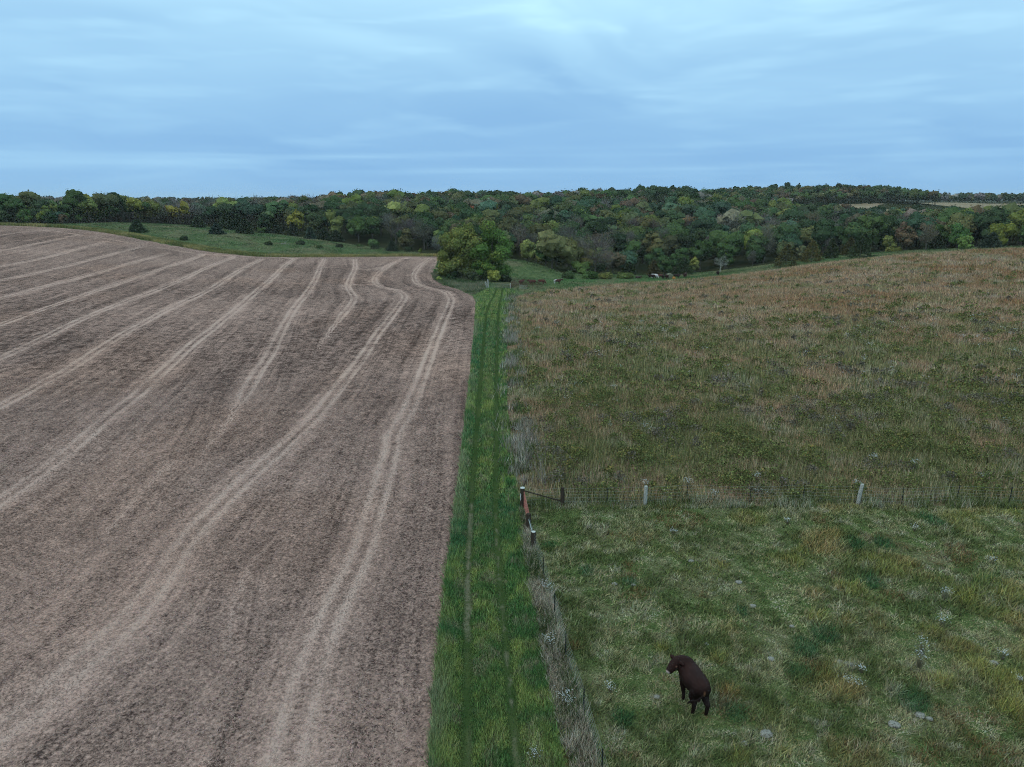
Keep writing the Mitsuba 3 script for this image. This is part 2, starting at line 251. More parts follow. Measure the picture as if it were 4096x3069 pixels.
# ---------------------------------------------------------------- the ground: one triangulation, cut into its regions
def build_ground():
    pts, edges = [], {}
    for line in (FIELD_EDGE, FIELD_EDGE[-1:] + FIELD_FAR, FIELD_EDGE[11:12] + LANE_LEFT_END[::-1] + LANE_RIGHT[-1:], LANE_RIGHT, [LANE_RIGHT[5], (45, 44.3), (160, 46)], PRAIRIE_TOP, WOOD_FRONT):
        q = np.array(dense([tuple(v) for v in curve(line)] if len(line) > 3 else line))
        if line is FIELD_EDGE or line is PRAIRIE_TOP:
            q[:, 0] += (0.62 if line is FIELD_EDGE else 3.0) * (meshkit.fbm(np.column_stack([q / (1.7 if line is FIELD_EDGE else 9), 0 * q[:, 0]]), 3, 12) - 0.5)
        pts.append(q)
        edges[id(line)] = q
    edge = np.vstack(pts)
    ragged = np.vstack([edges[id(FIELD_EDGE)][::-1], [[-1.2, -30], [8, -30], [8, 282]]])
    ang, rad = np.arange(-0.95, 0.951, 0.0062), 9 * 1.0145 ** np.arange(0, 452)
    rad = rad[rad < 6500]
    a, r = np.meshgrid(ang, rad)
    a = a + 0.002 * rng.uniform(-1, 1, a.shape)
    r = r * (1 + 0.004 * rng.uniform(-1, 1, r.shape))
    grid = np.stack([r * np.sin(a), r * np.cos(a)], -1).reshape(-1, 2)
    gap, _ = cKDTree(edge).query(grid)
    grid = grid[gap > 0.25 + 0.004 * np.hypot(*grid.T)]
    near = np.stack(np.meshgrid(np.arange(-30, 31, 1.5), np.arange(-25, 16, 1.5)), -1).reshape(-1, 2)
    near = near[(np.hypot(*near.T) < 9) | (np.abs(np.arctan2(near[:, 0], near[:, 1])) > 0.96)]
    a, r = np.meshgrid(np.arange(0, 2 * math.pi, 0.08), 32 * 1.12 ** np.arange(0, 48))
    wide = np.stack([r * np.sin(a), r * np.cos(a)], -1).reshape(-1, 2)
    wide = wide[(np.abs(np.arctan2(wide[:, 0], wide[:, 1])) > 0.97)]
    xy = np.vstack([edge, grid, near, wide])
    z = surface(xy)
    tri = Delaunay(xy).simplices
    c = xy[tri].mean(1)
    left = np.ones(len(tri), bool)
    v = np.column_stack([xy, z])
    e1, e2 = v[tri[:, 1]] - v[tri[:, 0]], v[tri[:, 2]] - v[tri[:, 0]]
    flip = np.cross(e1, e2)[:, 2] < 0
    tri[flip] = tri[flip][:, ::-1]
    look = {'harvested_field': 'm_field', 'farm_lane': 'm_lane', 'paddock': 'm_paddock', 'prairie': 'm_prairie', 'hill_pasture': 'm_hill', 'distant_field': 'm_distant', 'hills': 'm_floor'}
    says = {'harvested_field': 'harvested bean field of pale stubble with paired wheel tracks', 'farm_lane': 'green grass farm lane with two worn wheel ruts',
            'paddock': 'grazed green paddock where the bull stands', 'prairie': 'ground under the brown prairie grass', 'hill_pasture': 'green pasture beyond the field and around the cattle',
            'distant_field': 'tan crop fields beyond the woods', 'hills': 'rolling ground under the woods out to the horizon'}
    for name, bsdf in look.items():
        if name == 'hills':
            inside = left
        else:
            inside = left & shapely.contains_xy(POLY[name], c[:, 0], c[:, 1])
            if name == 'harvested_field':
                inside = left & (shapely.contains_xy(POLY[name].buffer(1.0).difference(shapely.Polygon(ragged).buffer(0)), c[:, 0], c[:, 1])) & (shapely.contains_xy(POLY[name], c[:, 0], c[:, 1]) | (c[:, 1] < 175))
            if name == 'farm_lane':
                inside = left & (shapely.contains_xy(POLY[name], c[:, 0], c[:, 1]) | ((np.abs(c[:, 0] - np.interp(c[:, 1], np.array(FIELD_EDGE)[:12, 1], np.array(FIELD_EDGE)[:12, 0])) < 0.6) & (c[:, 1] < 175)))
            left &= ~inside
        used, f = np.unique(tri[inside], return_inverse=True)
        f = f.reshape(-1, 3)
        q, uv = v[used], None
        if name == 'harvested_field':
            best, sign = np.full(len(used), 60.0), np.ones(len(used))
            for k, line in TRACKS.items():
                s = {'0b': 2.0, 'end': 0.3, 'h1': 0.8, 'h2': 1.6, 'faint1': 1.4, 'faint2': 1.7, '12': 0.6, '11': 0.3}.get(k, 0.0)
                path = np.array(curve(line))
                d = to_line(path, q[:, :2]) + s + (1.6 * np.clip((128 - q[:, 1]) / 36, 0, 1) if k == '2b' else 1.6 * np.clip((74 - q[:, 1]) / 18, 0, 1) if k == '3' else 0)
                near, j = cKDTree(path).query(q[:, :2])
                j = np.clip(j, 0, len(path) - 2)
                t = path[j + 1] - path[j]
                r = q[:, :2] - path[j]
                closer = d < best
                best = np.where(closer, d, best)
                sign = np.where(closer, np.sign(t[:, 0] * r[:, 1] - t[:, 1] * r[:, 0]), sign)
            uv = np.column_stack([best * sign, best])
        elif name == 'farm_lane':
            uv = np.column_stack([np.minimum(to_line(RUT_LEFT, q[:, :2]), to_line(RUT_RIGHT, q[:, :2]) + 0.12), np.where(q[:, 1] < 45, 0.12, -0.25)])
        put(name, (q, f), bsdf, smooth=True, uv=uv, label=says[name], kind='structure')


build_ground()

# ---------------------------------------------------------------- grass and forbs (what nobody could count)
def patchy(xy, size, seed, octaves=3):
    p = np.column_stack([xy / size, np.zeros(len(xy))])
    return meshkit.fbm(p, octaves, seed)


def blend(a, b, t):
    return np.asarray(a) * (1 - t)[:, None] + np.asarray(b) * t[:, None]


def scatter(poly, n, y0, y1, half=0.80, extra=3.0, power=1.0):
    """n random points of the view's wedge between y0 and y1 that lie in the polygon; power < 1 crowds them towards the far end."""
    out = []
    while sum(map(len, out)) < n:
        u = rng.random(4 * n)
        y = (y0 ** 2 + (y1 ** 2 - y0 ** 2) * u ** power) ** 0.5
        x = rng.uniform(-1, 1, len(y)) * (half * y + extra)
        keep = shapely.contains_xy(poly, x, y)
        if not keep.any():
            break
        out.append(np.column_stack([x, y])[keep])
    return np.vstack(out)[:n]


def blades(root, h, w, lean, az=None, top=1.0):
    """One slim triangle per blade, a quad when top < 1: rooted at root (n, 3), height h, width w, leaning sideways by lean."""
    n = len(root)
    az = rng.uniform(0, 2 * np.pi, n) if az is None else az
    face = rng.uniform(0, 2 * np.pi, n)
    side = np.stack([np.cos(face), np.sin(face), 0 * face], -1) * (np.broadcast_to(w, (n,)) / 2)[:, None]
    tip = root + np.stack([np.cos(az) * lean, np.sin(az) * lean, np.broadcast_to(h, (n,))], -1)
    v = np.stack([root - side, root + side, tip], 1).reshape(-1, 3)
    return v, np.arange(3 * n).reshape(-1, 3)


def flecks(centre, size, flat=0.5):
    """Small leaf-like triangles in random attitudes round the given centres."""
    n = len(centre)
    a = rng.normal(size=(n, 3)); a[:, 2] *= flat
    a /= np.linalg.norm(a, axis=1, keepdims=True)
    b = np.cross(a, rng.normal(size=(n, 3)))
    b /= np.linalg.norm(b, axis=1, keepdims=True)
    s = np.broadcast_to(size, (n,))[:, None]
    v = np.stack([centre + a * s * 0.62, centre - a * s * 0.4 + b * s * 0.48, centre - a * s * 0.4 - b * s * 0.48], 1).reshape(-1, 3)
    return v, np.arange(3 * n).reshape(-1, 3)


def vary(c, n, amount=0.22):
    c = np.broadcast_to(np.asarray(c, float), (n, 3))
    return np.clip(c * (1 + amount * rng.normal(size=(n, 1))) * (1 + 0.06 * rng.normal(size=(n, 3))), 0.004, 0.8)


class Heap:
    """Collects triangles with one colour each."""

    def __init__(self):
        self.v, self.c = [], []

    def add(self, vf, colour):
        v, f = vf
        self.v.append(v[f.ravel()])
        self.c.append(np.repeat(np.clip(colour, 0.003, 0.85), 3, axis=0))

    def put(self, key, **more):
        v = np.vstack(self.v)
        put(key, (v, np.arange(len(v)).reshape(-1, 3)), 'm_vertex', color=np.vstack(self.c), **more)


def ground3(xy, lift=0.0):
    return np.column_stack([xy, surface(xy) + lift])


# --- straw lying on the field
def straw():
    heap = Heap()
    for n, y0, y1, size in ((90_000, 19, 42, 0.10), (70_000, 42, 80, 0.17)):
        xy = scatter(POLY['harvested_field'], n, y0, y1)
        p = ground3(xy, 0.015)
        m = len(p)
        az = rng.uniform(0, 2 * np.pi, m)
        L = size * rng.uniform(0.5, 1.6, m)
        d = np.stack([np.cos(az), np.sin(az), rng.uniform(-0.1, 0.5, m)], -1)
        s = np.stack([-np.sin(az), np.cos(az), rng.uniform(-0.5, 0.5, m)], -1) * (size * 0.10)
        v = np.stack([p - s, p + s, p + d * L[:, None]], 1).reshape(-1, 3)
        k = patchy(xy, 5.0, 21)
        c = blend((0.08, 0.049, 0.043), (0.46, 0.285, 0.245), np.clip(rng.random(m) * 0.8 + (k - 0.4) * 1.2, 0, 1))
        heap.add((v, np.arange(3 * m).reshape(-1, 3)), vary(c, m, 0.15))
    heap.put('field_straw', label='loose straw and stubble strewn over the harvested field', kind='stuff')


# --- the lane's grass, longer along the field and on the crown between the ruts
def lane_grass():
    heap = Heap()
    poly = POLY['farm_lane'].union(shapely.LineString(FIELD_EDGE[:12]).buffer(0.12))
    for n, y0, y1, w, hk in ((60_000, 19, 30, 0.030, 1.0), (45_000, 30, 45, 0.043, 1.0), (34_000, 45, 80, 0.070, 1.05), (26_000, 80, 130, 0.12, 1.15), (18_000, 130, 196, 0.18, 1.25)):
        xy = scatter(poly, n, y0, y1)
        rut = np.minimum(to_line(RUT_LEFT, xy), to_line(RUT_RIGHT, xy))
        mid = np.clip(1 - np.abs(xy[:, 0] - (np.interp(xy[:, 1], *np.array(RUT_LEFT).T[::-1]) + np.interp(xy[:, 1], *np.array(RUT_RIGHT).T[::-1])) / 2) / 0.85, 0, 1)
        fringe = np.clip(1 - to_line(FIELD_EDGE, xy) / 0.8, 0, 1)
        keep = rng.random(len(xy)) < np.clip(0.16 + rut / 0.40, 0, 1)
        xy, rut, fringe, mid = xy[keep], rut[keep], fringe[keep], mid[keep]
        m = len(xy)
        tuft = patchy(xy, 0.55, 31)
        h = hk * (0.05 + 0.24 * np.clip((rut - 0.12) / 0.5, 0, 1) * (0.25 + 1.3 * tuft)) * rng.uniform(0.4, 1.35, m) + 0.6 * fringe * patchy(xy, 1.2, 32) * rng.uniform(0.5, 1.2, m)
        a, b = patchy(xy * [1, 0.7], 0.8, 33), patchy(xy * [1, 0.4], 4.0, 34)
        c = blend((0.088, 0.18, 0.058), (0.275, 0.32, 0.10), np.clip((a - 0.34) * 3.2 + 0.5 * (rng.random(m) - 0.5), 0, 1))
        c = blend(c, (0.045, 0.150, 0.075), np.clip((b - 0.54) * 5, 0, 0.7) * (rng.random(m) < 0.8))
        c = blend(c, (0.30, 0.265, 0.165), np.clip((patchy(xy, 0.7, 35) - 0.55) * 4, 0, 0.8) * (rng.random(m) < 0.7) + 0.25 * (rng.random(m) < 0.2))
        near = np.clip((75 - xy[:, 1]) / 40, 0, 1)
        c = blend(c, (0.23, 0.22, 0.075), mid * (0.12 + 0.22 * (1 - near)) * (0.4 + 1.2 * patchy(xy * [1, 0.3], 3.0, 37)))
        c = blend(c, (0.25, 0.27, 0.155), fringe * np.clip((patchy(xy * [1, 0.3], 1.5, 36) - 0.42) * 4, 0, 0.9))
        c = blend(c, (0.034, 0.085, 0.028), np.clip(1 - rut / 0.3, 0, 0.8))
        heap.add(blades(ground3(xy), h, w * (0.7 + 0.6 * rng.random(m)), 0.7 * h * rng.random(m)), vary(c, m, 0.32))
    heap.put('lane_grass', label='green grass growing along the farm lane', kind='stuff')


# --- tall grey dead grass under the fence
def fence_weeds():
    heap = Heap()
    strip = fence_strip.intersection(shapely.LineString(FENCE_LANE).buffer(1.0)).buffer(0.08).intersection(shapely.box(-2, -20, 8, 43.2))
    xy = scatter(strip, 24_000, 17, 43.5)
    edge = to_line(FENCE_LANE, xy)
    m = len(xy)
    clump = patchy(xy, 0.7, 41)
    h = (0.08 + 1.0 * np.clip(clump - 0.18, 0, 1)) * rng.uniform(0.35, 1.05, m) * np.clip(1.25 - 0.25 * edge, 0.5, 1.2)
    c = blend((0.21, 0.165, 0.12), (0.55, 0.455, 0.36), np.clip(rng.random(m) * 0.7 + (clump - 0.4), 0, 1))
    c = blend(c, (0.07, 0.10, 0.035), (rng.random(m) < np.clip((patchy(xy, 1.4, 42) - 0.42) * 3, 0.06, 0.75)).astype(float))
    heap.add(blades(ground3(xy), h, 0.022 * rng.uniform(0.6, 1.6, m), 0.1 * h + 0.7 * h * rng.random(m)), vary(c, m, 0.42))
    line = shapely.LineString([(0.7, 44.0), (3.4, 44.3), (23.4, 44.5), (45, 44.3)]).buffer(0.75)
    xy = scatter(line, 13_000, 43, 45.6, 0.9)
    m = len(xy)
    clump = patchy(xy, 1.1, 43)
    h = (0.10 + 1.2 * np.clip(clump - 0.25, 0, 1)) * rng.uniform(0.5, 1.15, m)
    c = blend((0.20, 0.18, 0.115), (0.46, 0.42, 0.31), np.clip(rng.random(m) * 0.7 + (clump - 0.4), 0, 1))
    c = blend(c, (0.135, 0.155, 0.06), (rng.random(m) < np.clip((patchy(xy, 1.9, 44) - 0.30) * 3, 0.25, 0.9)).astype(float))
    heap.add(blades(ground3(xy), h, 0.042, 0.55 * h * rng.random(m)), vary(c, m, 0.32))
    # ragged tall weeds where the prairie meets the lane
    edge = [(x + 0.8, y) for x, y in LANE_RIGHT if 43 < y < 180]
    line = shapely.LineString(edge).buffer(1.3)
    xy = np.column_stack([np.zeros(16_000), 44.5 + 130 * rng.random(16_000) ** 1.7])
    xy[:, 0] = np.interp(xy[:, 1], [p[1] for p in edge], [p[0] for p in edge]) + rng.normal(size=len(xy)) * 0.75
    clump = patchy(xy * [1, 0.6], 1.6, 45)
    keep = rng.random(len(xy)) < np.clip((clump - 0.40) * 6, 0, 1)
    xy, clump = xy[keep], clump[keep]
    m = len(xy)
    h = (0.2 + 1.1 * clump) * rng.uniform(0.5, 1.2, m)
    c = blend((0.17, 0.14, 0.11), (0.44, 0.38, 0.32), np.clip(rng.random(m) * 0.8 + (clump - 0.5), 0, 1))
    c = blend(c, (0.10, 0.125, 0.045), (rng.random(m) < np.clip((patchy(xy, 3.0, 46) - 0.40) * 4, 0.05, 0.9)).astype(float))
    heap.add(blades(ground3(xy), h, 0.02 + 0.0010 * xy[:, 1], 0.6 * h * rng.random(m)), vary(c, m, 0.32))
    heap.put('fence_row_weeds', label='tall grey dead grass and weeds along the wire fences', kind='stuff')


DARK_PATCH = [(14.8, 29.6, 1.1), (9.0, 24.3, .8), (6.3, 34.3, .7), (16.4, 24.9, 1.0), (4.3, 24.0, .7), (2.3, 38.6, .7), (19.3, 34.3, 1.1), (17.5, 38.3, 1.2), (20.2, 38.6, 1.3), (25.4, 34.0, 1.2),
              (26.9, 42.0, 1.2), (22.3, 38.6, 1.0), (12.5, 26.6, 1.0), (4.0, 35.4, .7), (11.5, 31.5, .6), (13.4, 28.6, 1.0)]
YELLOW_PATCH = [(9.1, 25.4, .7), (9.3, 27.7, .55), (13.9, 25.4, .8), (14.9, 30.8, .9), (20.4, 27.2, 1.1), (21.4, 26.2, 1.1), (20.0, 29.8, .9), (19.9, 24.5, .7), (18.4, 26.2, .8), (15.7, 33.1, .9),
                (16.4, 30.6, .7), (23.3, 32.6, 1.0), (11.6, 36.2, .8), (19.7, 39.9, .8), (24.8, 30.8, 1.2), (10.1, 22.1, .6), (8.4, 21.8, .6), (23.5, 27.5, 1.3), (6.9, 28.5, .5)]


def paddock_grass():
    heap = Heap()
    poly = POLY['paddock'].difference(fence_strip.buffer(-0.2))
    for n, y0, y1, w in ((120_000, 18.5, 30, 0.030), (110_000, 30, 45, 0.044)):
        xy = scatter(poly, n, y0, y1)
        m = len(xy)
        tuft = 0.5 * patchy(xy, 1.7, 51, 3) + 0.5 * patchy(xy, 0.5, 58, 2)
        dark = sum(np.exp(-((xy[:, 0] - x) ** 2 + (0.8 * (xy[:, 1] - y)) ** 2) / (0.7 * r) ** 2) for x, y, r in DARK_PATCH)
        dark = np.clip(2.2 * (dark * (0.3 + 1.1 * patchy(xy, 0.7, 52)) - 0.22), 0, 0.8) * (rng.random(m) < 0.8)
        yel = sum(np.exp(-((xy[:, 0] - x) ** 2 + (xy[:, 1] - y) ** 2) / (0.62 * r) ** 2) for x, y, r in YELLOW_PATCH)
        yel = yel + 0.8 * np.clip((patchy(xy, 2.6, 60) - 0.53) * 5, 0, 1) * np.clip((xy[:, 0] - 5) / 12, 0.1, 1)
        yel = np.clip(1.2 * yel * (0.2 + 1.0 * patchy(xy, 0.6, 53)), 0, 0.85)
        cropped = np.clip((patchy(xy, 2.6, 54) - 0.45) * 4, 0, 1)
        h = (0.04 + 0.75 * np.clip(tuft - 0.36, 0, 1) * (1 - 0.6 * cropped) + 0.30 * yel + 0.10 * dark) * rng.uniform(0.45, 1.35, m)
        c = blend((0.105, 0.122, 0.046), (0.30, 0.262, 0.145), np.clip((0.5 * patchy(xy, 1.6, 55, 3) + 0.5 * patchy(xy, 0.45, 59, 2) - 0.43) * 4.0 + 0.8 * (rng.random(m) - 0.5), 0, 1))
        c = blend(c, (0.34, 0.30, 0.21), np.clip((patchy(xy, 0.8, 56) - 0.59) * 5, 0, 0.85) * (rng.random(m) < 0.7))
        c = blend(c, (0.16, 0.085, 0.04), np.clip((patchy(xy, 2.2, 57) - 0.62) * 6, 0, 0.75) * (rng.random(m) < 0.6))
        c = blend(c, (0.036, 0.100, 0.040), dark)
        gold = blend((0.29, 0.262, 0.075), (0.34, 0.23, 0.095), np.clip((patchy(xy, 1.5, 68) - 0.45) * 5, 0, 1))
        w8 = (yel * (0.3 + 0.7 * (rng.random(m) < 0.7)))[:, None]
        c = c * (1 - w8) + gold * w8
        lean_az = 0.35 + 0.9 * rng.normal(size=m)
        heap.add(blades(ground3(xy), h, w * (1 + 0.6 * rng.random(m)), (0.08 + 1.1 * h) * rng.random(m), np.where(rng.random(m) < 0.6, lean_az, rng.uniform(0, 6.28, m))), vary(c, m, 0.34))
    heap.put('paddock_grass', label='tufted green and straw coloured grass of the paddock', kind='stuff')


def prairie_plants():
    heap = Heap()
    poly = POLY['prairie']
    # fine dry grass
    for n, y0, y1, w, tall in ((85_000, 44.5, 72, 0.060, 0.8), (95_000, 72, 120, 0.11, 0.85), (95_000, 120, 180, 0.18, 0.9), (70_000, 180, 262, 0.26, 0.95)):
        xy = scatter(poly, n, y0, y1)
        m = len(xy)
        far = np.clip((xy[:, 1] - 55) / 80, 0, 1)
        grassy = patchy(xy * [1, 0.75], 5.0, 61)
        rust = np.clip((patchy(xy * [1, 0.6], 9.0, 62) - 0.45) * 4, 0, 1) * np.clip((xy[:, 0] - 20) / 60, 0.15, 1)
        pale = np.clip((patchy(xy * [1, 0.8], 3.0, 63) - 0.50) * 4, 0, 1)
        c = blend((0.285, 0.242, 0.122), (0.405, 0.262, 0.168), np.clip((grassy - 0.44) * 2.6 + 0.75 * far + 0.5 * (rng.random(m) - 0.5), 0, 1))
        c = blend(c, (0.30, 0.155, 0.075), rust * (0.25 + 0.45 * far))
        c = blend(c, (0.46, 0.41, 0.33), pale * (0.20 + 0.3 * rng.random(m)))
        c = blend(c, (0.15, 0.155, 0.065), (rng.random(m) < np.clip(0.40 - 0.40 * far + 0.9 * (0.5 - grassy), 0.04, 0.8)).astype(float))
        h = tall * (0.15 + 0.65 * patchy(xy, 4.0, 64) + 0.6 * patchy(xy, 1.3, 67)) * rng.uniform(0.55, 1.2, m) * np.clip(0.3 + to_line(LANE_RIGHT, xy) / 3, 0.3, 1)
        heap.add(blades(ground3(xy), h, w * (0.6 + 0.7 * rng.random(m)), 0.45 * h * rng.random(m)), vary(c, m, 0.34))
    # leafy forbs in clumps: olive goldenrod gone brown on top, grey dead stalks, dark green leaves
    for n, y0, y1, r, k, leaf in ((520, 45, 72, 0.75, 150, 0.13), (620, 72, 125, 0.95, 80, 0.21), (560, 125, 235, 1.15, 40, 0.34)):
        at = scatter(poly, n, y0, y1)
        kind = 0.5 + 0.55 * (patchy(at, 7.0, 65) - 0.5) + 0.42 * (rng.random(len(at)) - 0.5)
        keep = rng.random(len(at)) < np.clip(1.1 - (at[:, 1] - 50) / 230, 0.3, 1) * np.clip(to_line(LANE_RIGHT, at) / 2.5 - 0.3, 0, 1) * (0.35 + 1.3 * patchy(at, 14.0, 69))
        at, kind = at[keep], kind[keep]
        R = r * rng.uniform(0.5, 1.5, len(at))
        tall = rng.uniform(0.75, 1.25, len(at))
        i = np.repeat(np.arange(len(at)), k)
        q = rng.normal(size=(len(i), 2)) * 0.5
        lift = tall[i] * np.sqrt(rng.random(len(i))) * np.exp(-(q ** 2).sum(1) * 0.45)
        xy = at[i] + q * R[i][:, None]
        p = ground3(xy, 0) + np.column_stack([0 * lift, 0 * lift, lift])
        top = np.clip(lift / tall[i] * 1.6 - 0.75, 0, 1)
        green = blend((0.080, 0.092, 0.036), (0.175, 0.178, 0.062), rng.random(len(i)))
        gold = blend(green, (0.26, 0.18, 0.06), top * (rng.random(len(i)) < 0.4))
        grey = blend((0.085, 0.068, 0.05), (0.20, 0.165, 0.13), rng.random(len(i)))
        kk = kind[i][:, None]
        c = np.where(kk < 0.36, grey, np.where(kk < 0.52, gold, green))
        heap.add(flecks(p, leaf * rng.uniform(0.5, 1.3, len(i)), 1.3), vary(c, len(i), 0.28))
    # white specks of aster through the nearer part
    at = scatter(poly, 150, 45, 120)
    at = at[(patchy(at, 9.0, 66) > 0.46)]
    i = np.repeat(np.arange(len(at)), 14)
    xy = at[i] + rng.normal(size=(len(i), 2)) * 0.28
    p = ground3(xy, 0) + np.column_stack([np.zeros((len(i), 2)), rng.uniform(0.45, 0.85, len(i))])
    heap.add(flecks(p, 0.035 + 0.0009 * xy[:, 1], 0.4), vary((0.40, 0.39, 0.37), len(i), 0.15))
    heap.put('prairie_grass', label='tall brown prairie grass mixed with goldenrod and dead weeds', kind='stuff')


def margin_grass():
    heap = Heap()
    line = shapely.LineString(FIELD_EDGE[-2:] + FIELD_FAR)
    strip = line.buffer(11).difference(POLY['harvested_field']).intersection(shapely.box(-330, 262, 0, 340))
    xy = scatter(strip, 60_000, 255, 325, 0.85)
    m = len(xy)
    d = to_line(FIELD_EDGE[-2:] + FIELD_FAR, xy)
    h = (0.5 + 1.2 * patchy(xy, 5, 71)) * rng.uniform(0.6, 1.2, m) * np.clip(1.3 - d / 12, 0.4, 1)
    c = blend((0.16, 0.16, 0.06), (0.36, 0.28, 0.12), np.clip((patchy(xy * [1, 2], 8, 72) - 0.4) * 3.5, 0, 1))
    c = blend(c, (0.48, 0.32, 0.13), np.clip((xy[:, 0] + 60) / 30, 0, 1) * np.clip((patchy(xy, 5, 73) - 0.35) * 3, 0, 0.8))
    heap.add(blades(ground3(xy), h, 0.17, 0.3 * h * rng.random(m)), vary(c, m, 0.3))
    heap.put('field_margin_grass', label='ochre and olive tall grass along the far edge of the stubble field', kind='stuff')
    # rough growth over the pastures beyond
    heap = Heap()
    poly = POLY['hill_pasture'].intersection(shapely.box(-260, 175, 220, 430))
    xy = scatter(poly, 110_000, 175, 425, 0.85, power=0.8)
    m = len(xy)
    a, b = patchy(xy * [1, 0.6], 9, 75, 4), patchy(xy, 4, 76)
    cows = np.exp(-(((xy[:, 0] - 42) / 45) ** 2 + ((xy[:, 1] - 232 - 0.45 * (xy[:, 0] - 20)) / 17) ** 2))
    c = blend((0.085, 0.135, 0.055), (0.21, 0.19, 0.105), np.clip((a - 0.4) * 3.5 - 0.7 * cows, 0, 1))
    c = blend(c, (0.055, 0.062, 0.03), np.clip((b - 0.58) * 6, 0, 0.8))
    c = blend(c, (0.045, 0.17, 0.05), np.clip(cows - 0.25, 0, 1))
    h = (0.10 + 0.9 * np.clip(patchy(xy, 6, 77, 4) - 0.38, 0, 1) * (1 - 0.7 * cows)) * rng.uniform(0.5, 1.4, m)
    heap.add(blades(ground3(xy), h, 0.30, 0.6 * h * rng.random(m)), vary(c, m, 0.34))
    # the grassy bank round the big tree by the gate
    bank = shapely.Polygon([(-9.6, 176), (-14, 190), (-20.5, 203), (-24, 215), (-26, 229), (-20, 240), (-6, 235), (-6.5, 198)])
    xy = scatter(bank, 9000, 174, 242)
    m = len(xy)
    h = (0.2 + 0.9 * patchy(xy, 3, 78)) * rng.uniform(0.5, 1.2, m)
    c = blend((0.07, 0.095, 0.045), (0.20, 0.18, 0.125), np.clip((patchy(xy, 4, 79) - 0.38) * 4, 0, 1))
    heap.add(blades(ground3(xy), h, 0.12, 0.4 * h * rng.random(m)), vary(c, m, 0.2))
    heap.put('pasture_grass', label='rough green grass of the pastures beyond the field and round the cattle', kind='stuff')


straw()
lane_grass()
fence_weeds()
paddock_grass()
prairie_plants()
margin_grass()

# ---------------------------------------------------------------- trees
def tube(points, radii, sides=6):
    p, r = np.asarray(points, float), np.asarray(radii, float)
    t = np.gradient(p, axis=0)
    t /= np.linalg.norm(t, axis=1, keepdims=True) + 1e-9
    a = np.cross(t, np.where(np.abs(t[:, 2:]) < 0.9, [0, 0, 1.0], [1.0, 0, 0]))
    a /= np.linalg.norm(a, axis=1, keepdims=True)
    b = np.cross(t, a)
    w = np.arange(sides) * 2 * np.pi / sides
    v = (p[:, None] + r[:, None, None] * (np.cos(w)[None, :, None] * a[:, None] + np.sin(w)[None, :, None] * b[:, None])).reshape(-1, 3)
    i, j = np.meshgrid(np.arange(len(p) - 1), np.arange(sides), indexing='ij')
    k = (j + 1) % sides
    q = np.stack([i * sides + j, i * sides + k, (i + 1) * sides + k, (i + 1) * sides + j], -1).reshape(-1, 4)
    f = np.vstack([q[:, [0, 1, 2]], q[:, [0, 2, 3]]])
    for base, turn in ((0, 1), ((len(p) - 1) * sides, -1)):
        ring = base + np.arange(sides)
        fan = np.stack([np.full(sides - 2, ring[0]), ring[1:-1], ring[2:]], -1)
        f = np.vstack([f, fan[:, ::-turn]])
    return v, f


def join(parts):
    v, f, at = [], [], 0
    for a, b in parts:
        v.append(a); f.append(np.asarray(b) + at); at += len(a)
    return np.vstack(v), np.vstack(f)


LEAF = {'dark': (0.033, 0.048, 0.024), 'green': (0.048, 0.072, 0.028), 'bluegreen': (0.044, 0.068, 0.041), 'light': (0.105, 0.115, 0.036), 'olive': (0.080, 0.080, 0.036), 'yellow': (0.165, 0.150, 0.036),
        'gold': (0.14, 0.11, 0.03), 'orange': (0.34, 0.16, 0.04), 'red': (0.22, 0.062, 0.04), 'russet': (0.085, 0.058, 0.038), 'tan': (0.115, 0.095, 0.066), 'bare': (0.125, 0.105, 0.095), 'white': (0.21, 0.195, 0.175),
        'cedar': (0.036, 0.046, 0.022), 'cedar_brown': (0.080, 0.066, 0.026), 'cedar_blue': (0.036, 0.052, 0.037), 'shrub': (0.060, 0.085, 0.032), 'shrub_dark': (0.036, 0.045, 0.023), 'shrub_yellow': (0.14, 0.135, 0.04), 'shrub_light': (0.095, 0.135, 0.036)}
TIPS = {'dark': (0.055, 0.068, 0.030), 'green': (0.085, 0.098, 0.034), 'bluegreen': (0.065, 0.085, 0.045), 'light': (0.155, 0.150, 0.042), 'olive': (0.125, 0.105, 0.048), 'yellow': (0.11, 0.12, 0.036), 'gold': (0.085, 0.09, 0.03),
        'russet': (0.06, 0.065, 0.035), 'tan': (0.09, 0.08, 0.055), 'red': (0.12, 0.07, 0.04)}


def lobes(r, R, h, base, n):
    """Centres (n, 3) and radii of the foliage masses of a round crown: half-width R, from base to h above the ground."""
    mid, half = (base + h) / 2, (h - base) / 2
    d = r.normal(size=(n, 3)); d /= np.linalg.norm(d, axis=1, keepdims=True)
    u = r.uniform(0.30, 0.72, n)[:, None]
    c = d * u * [R, R, half]
    c[:, 2] += mid
    return c, R * r.uniform(0.27, 0.52, n)


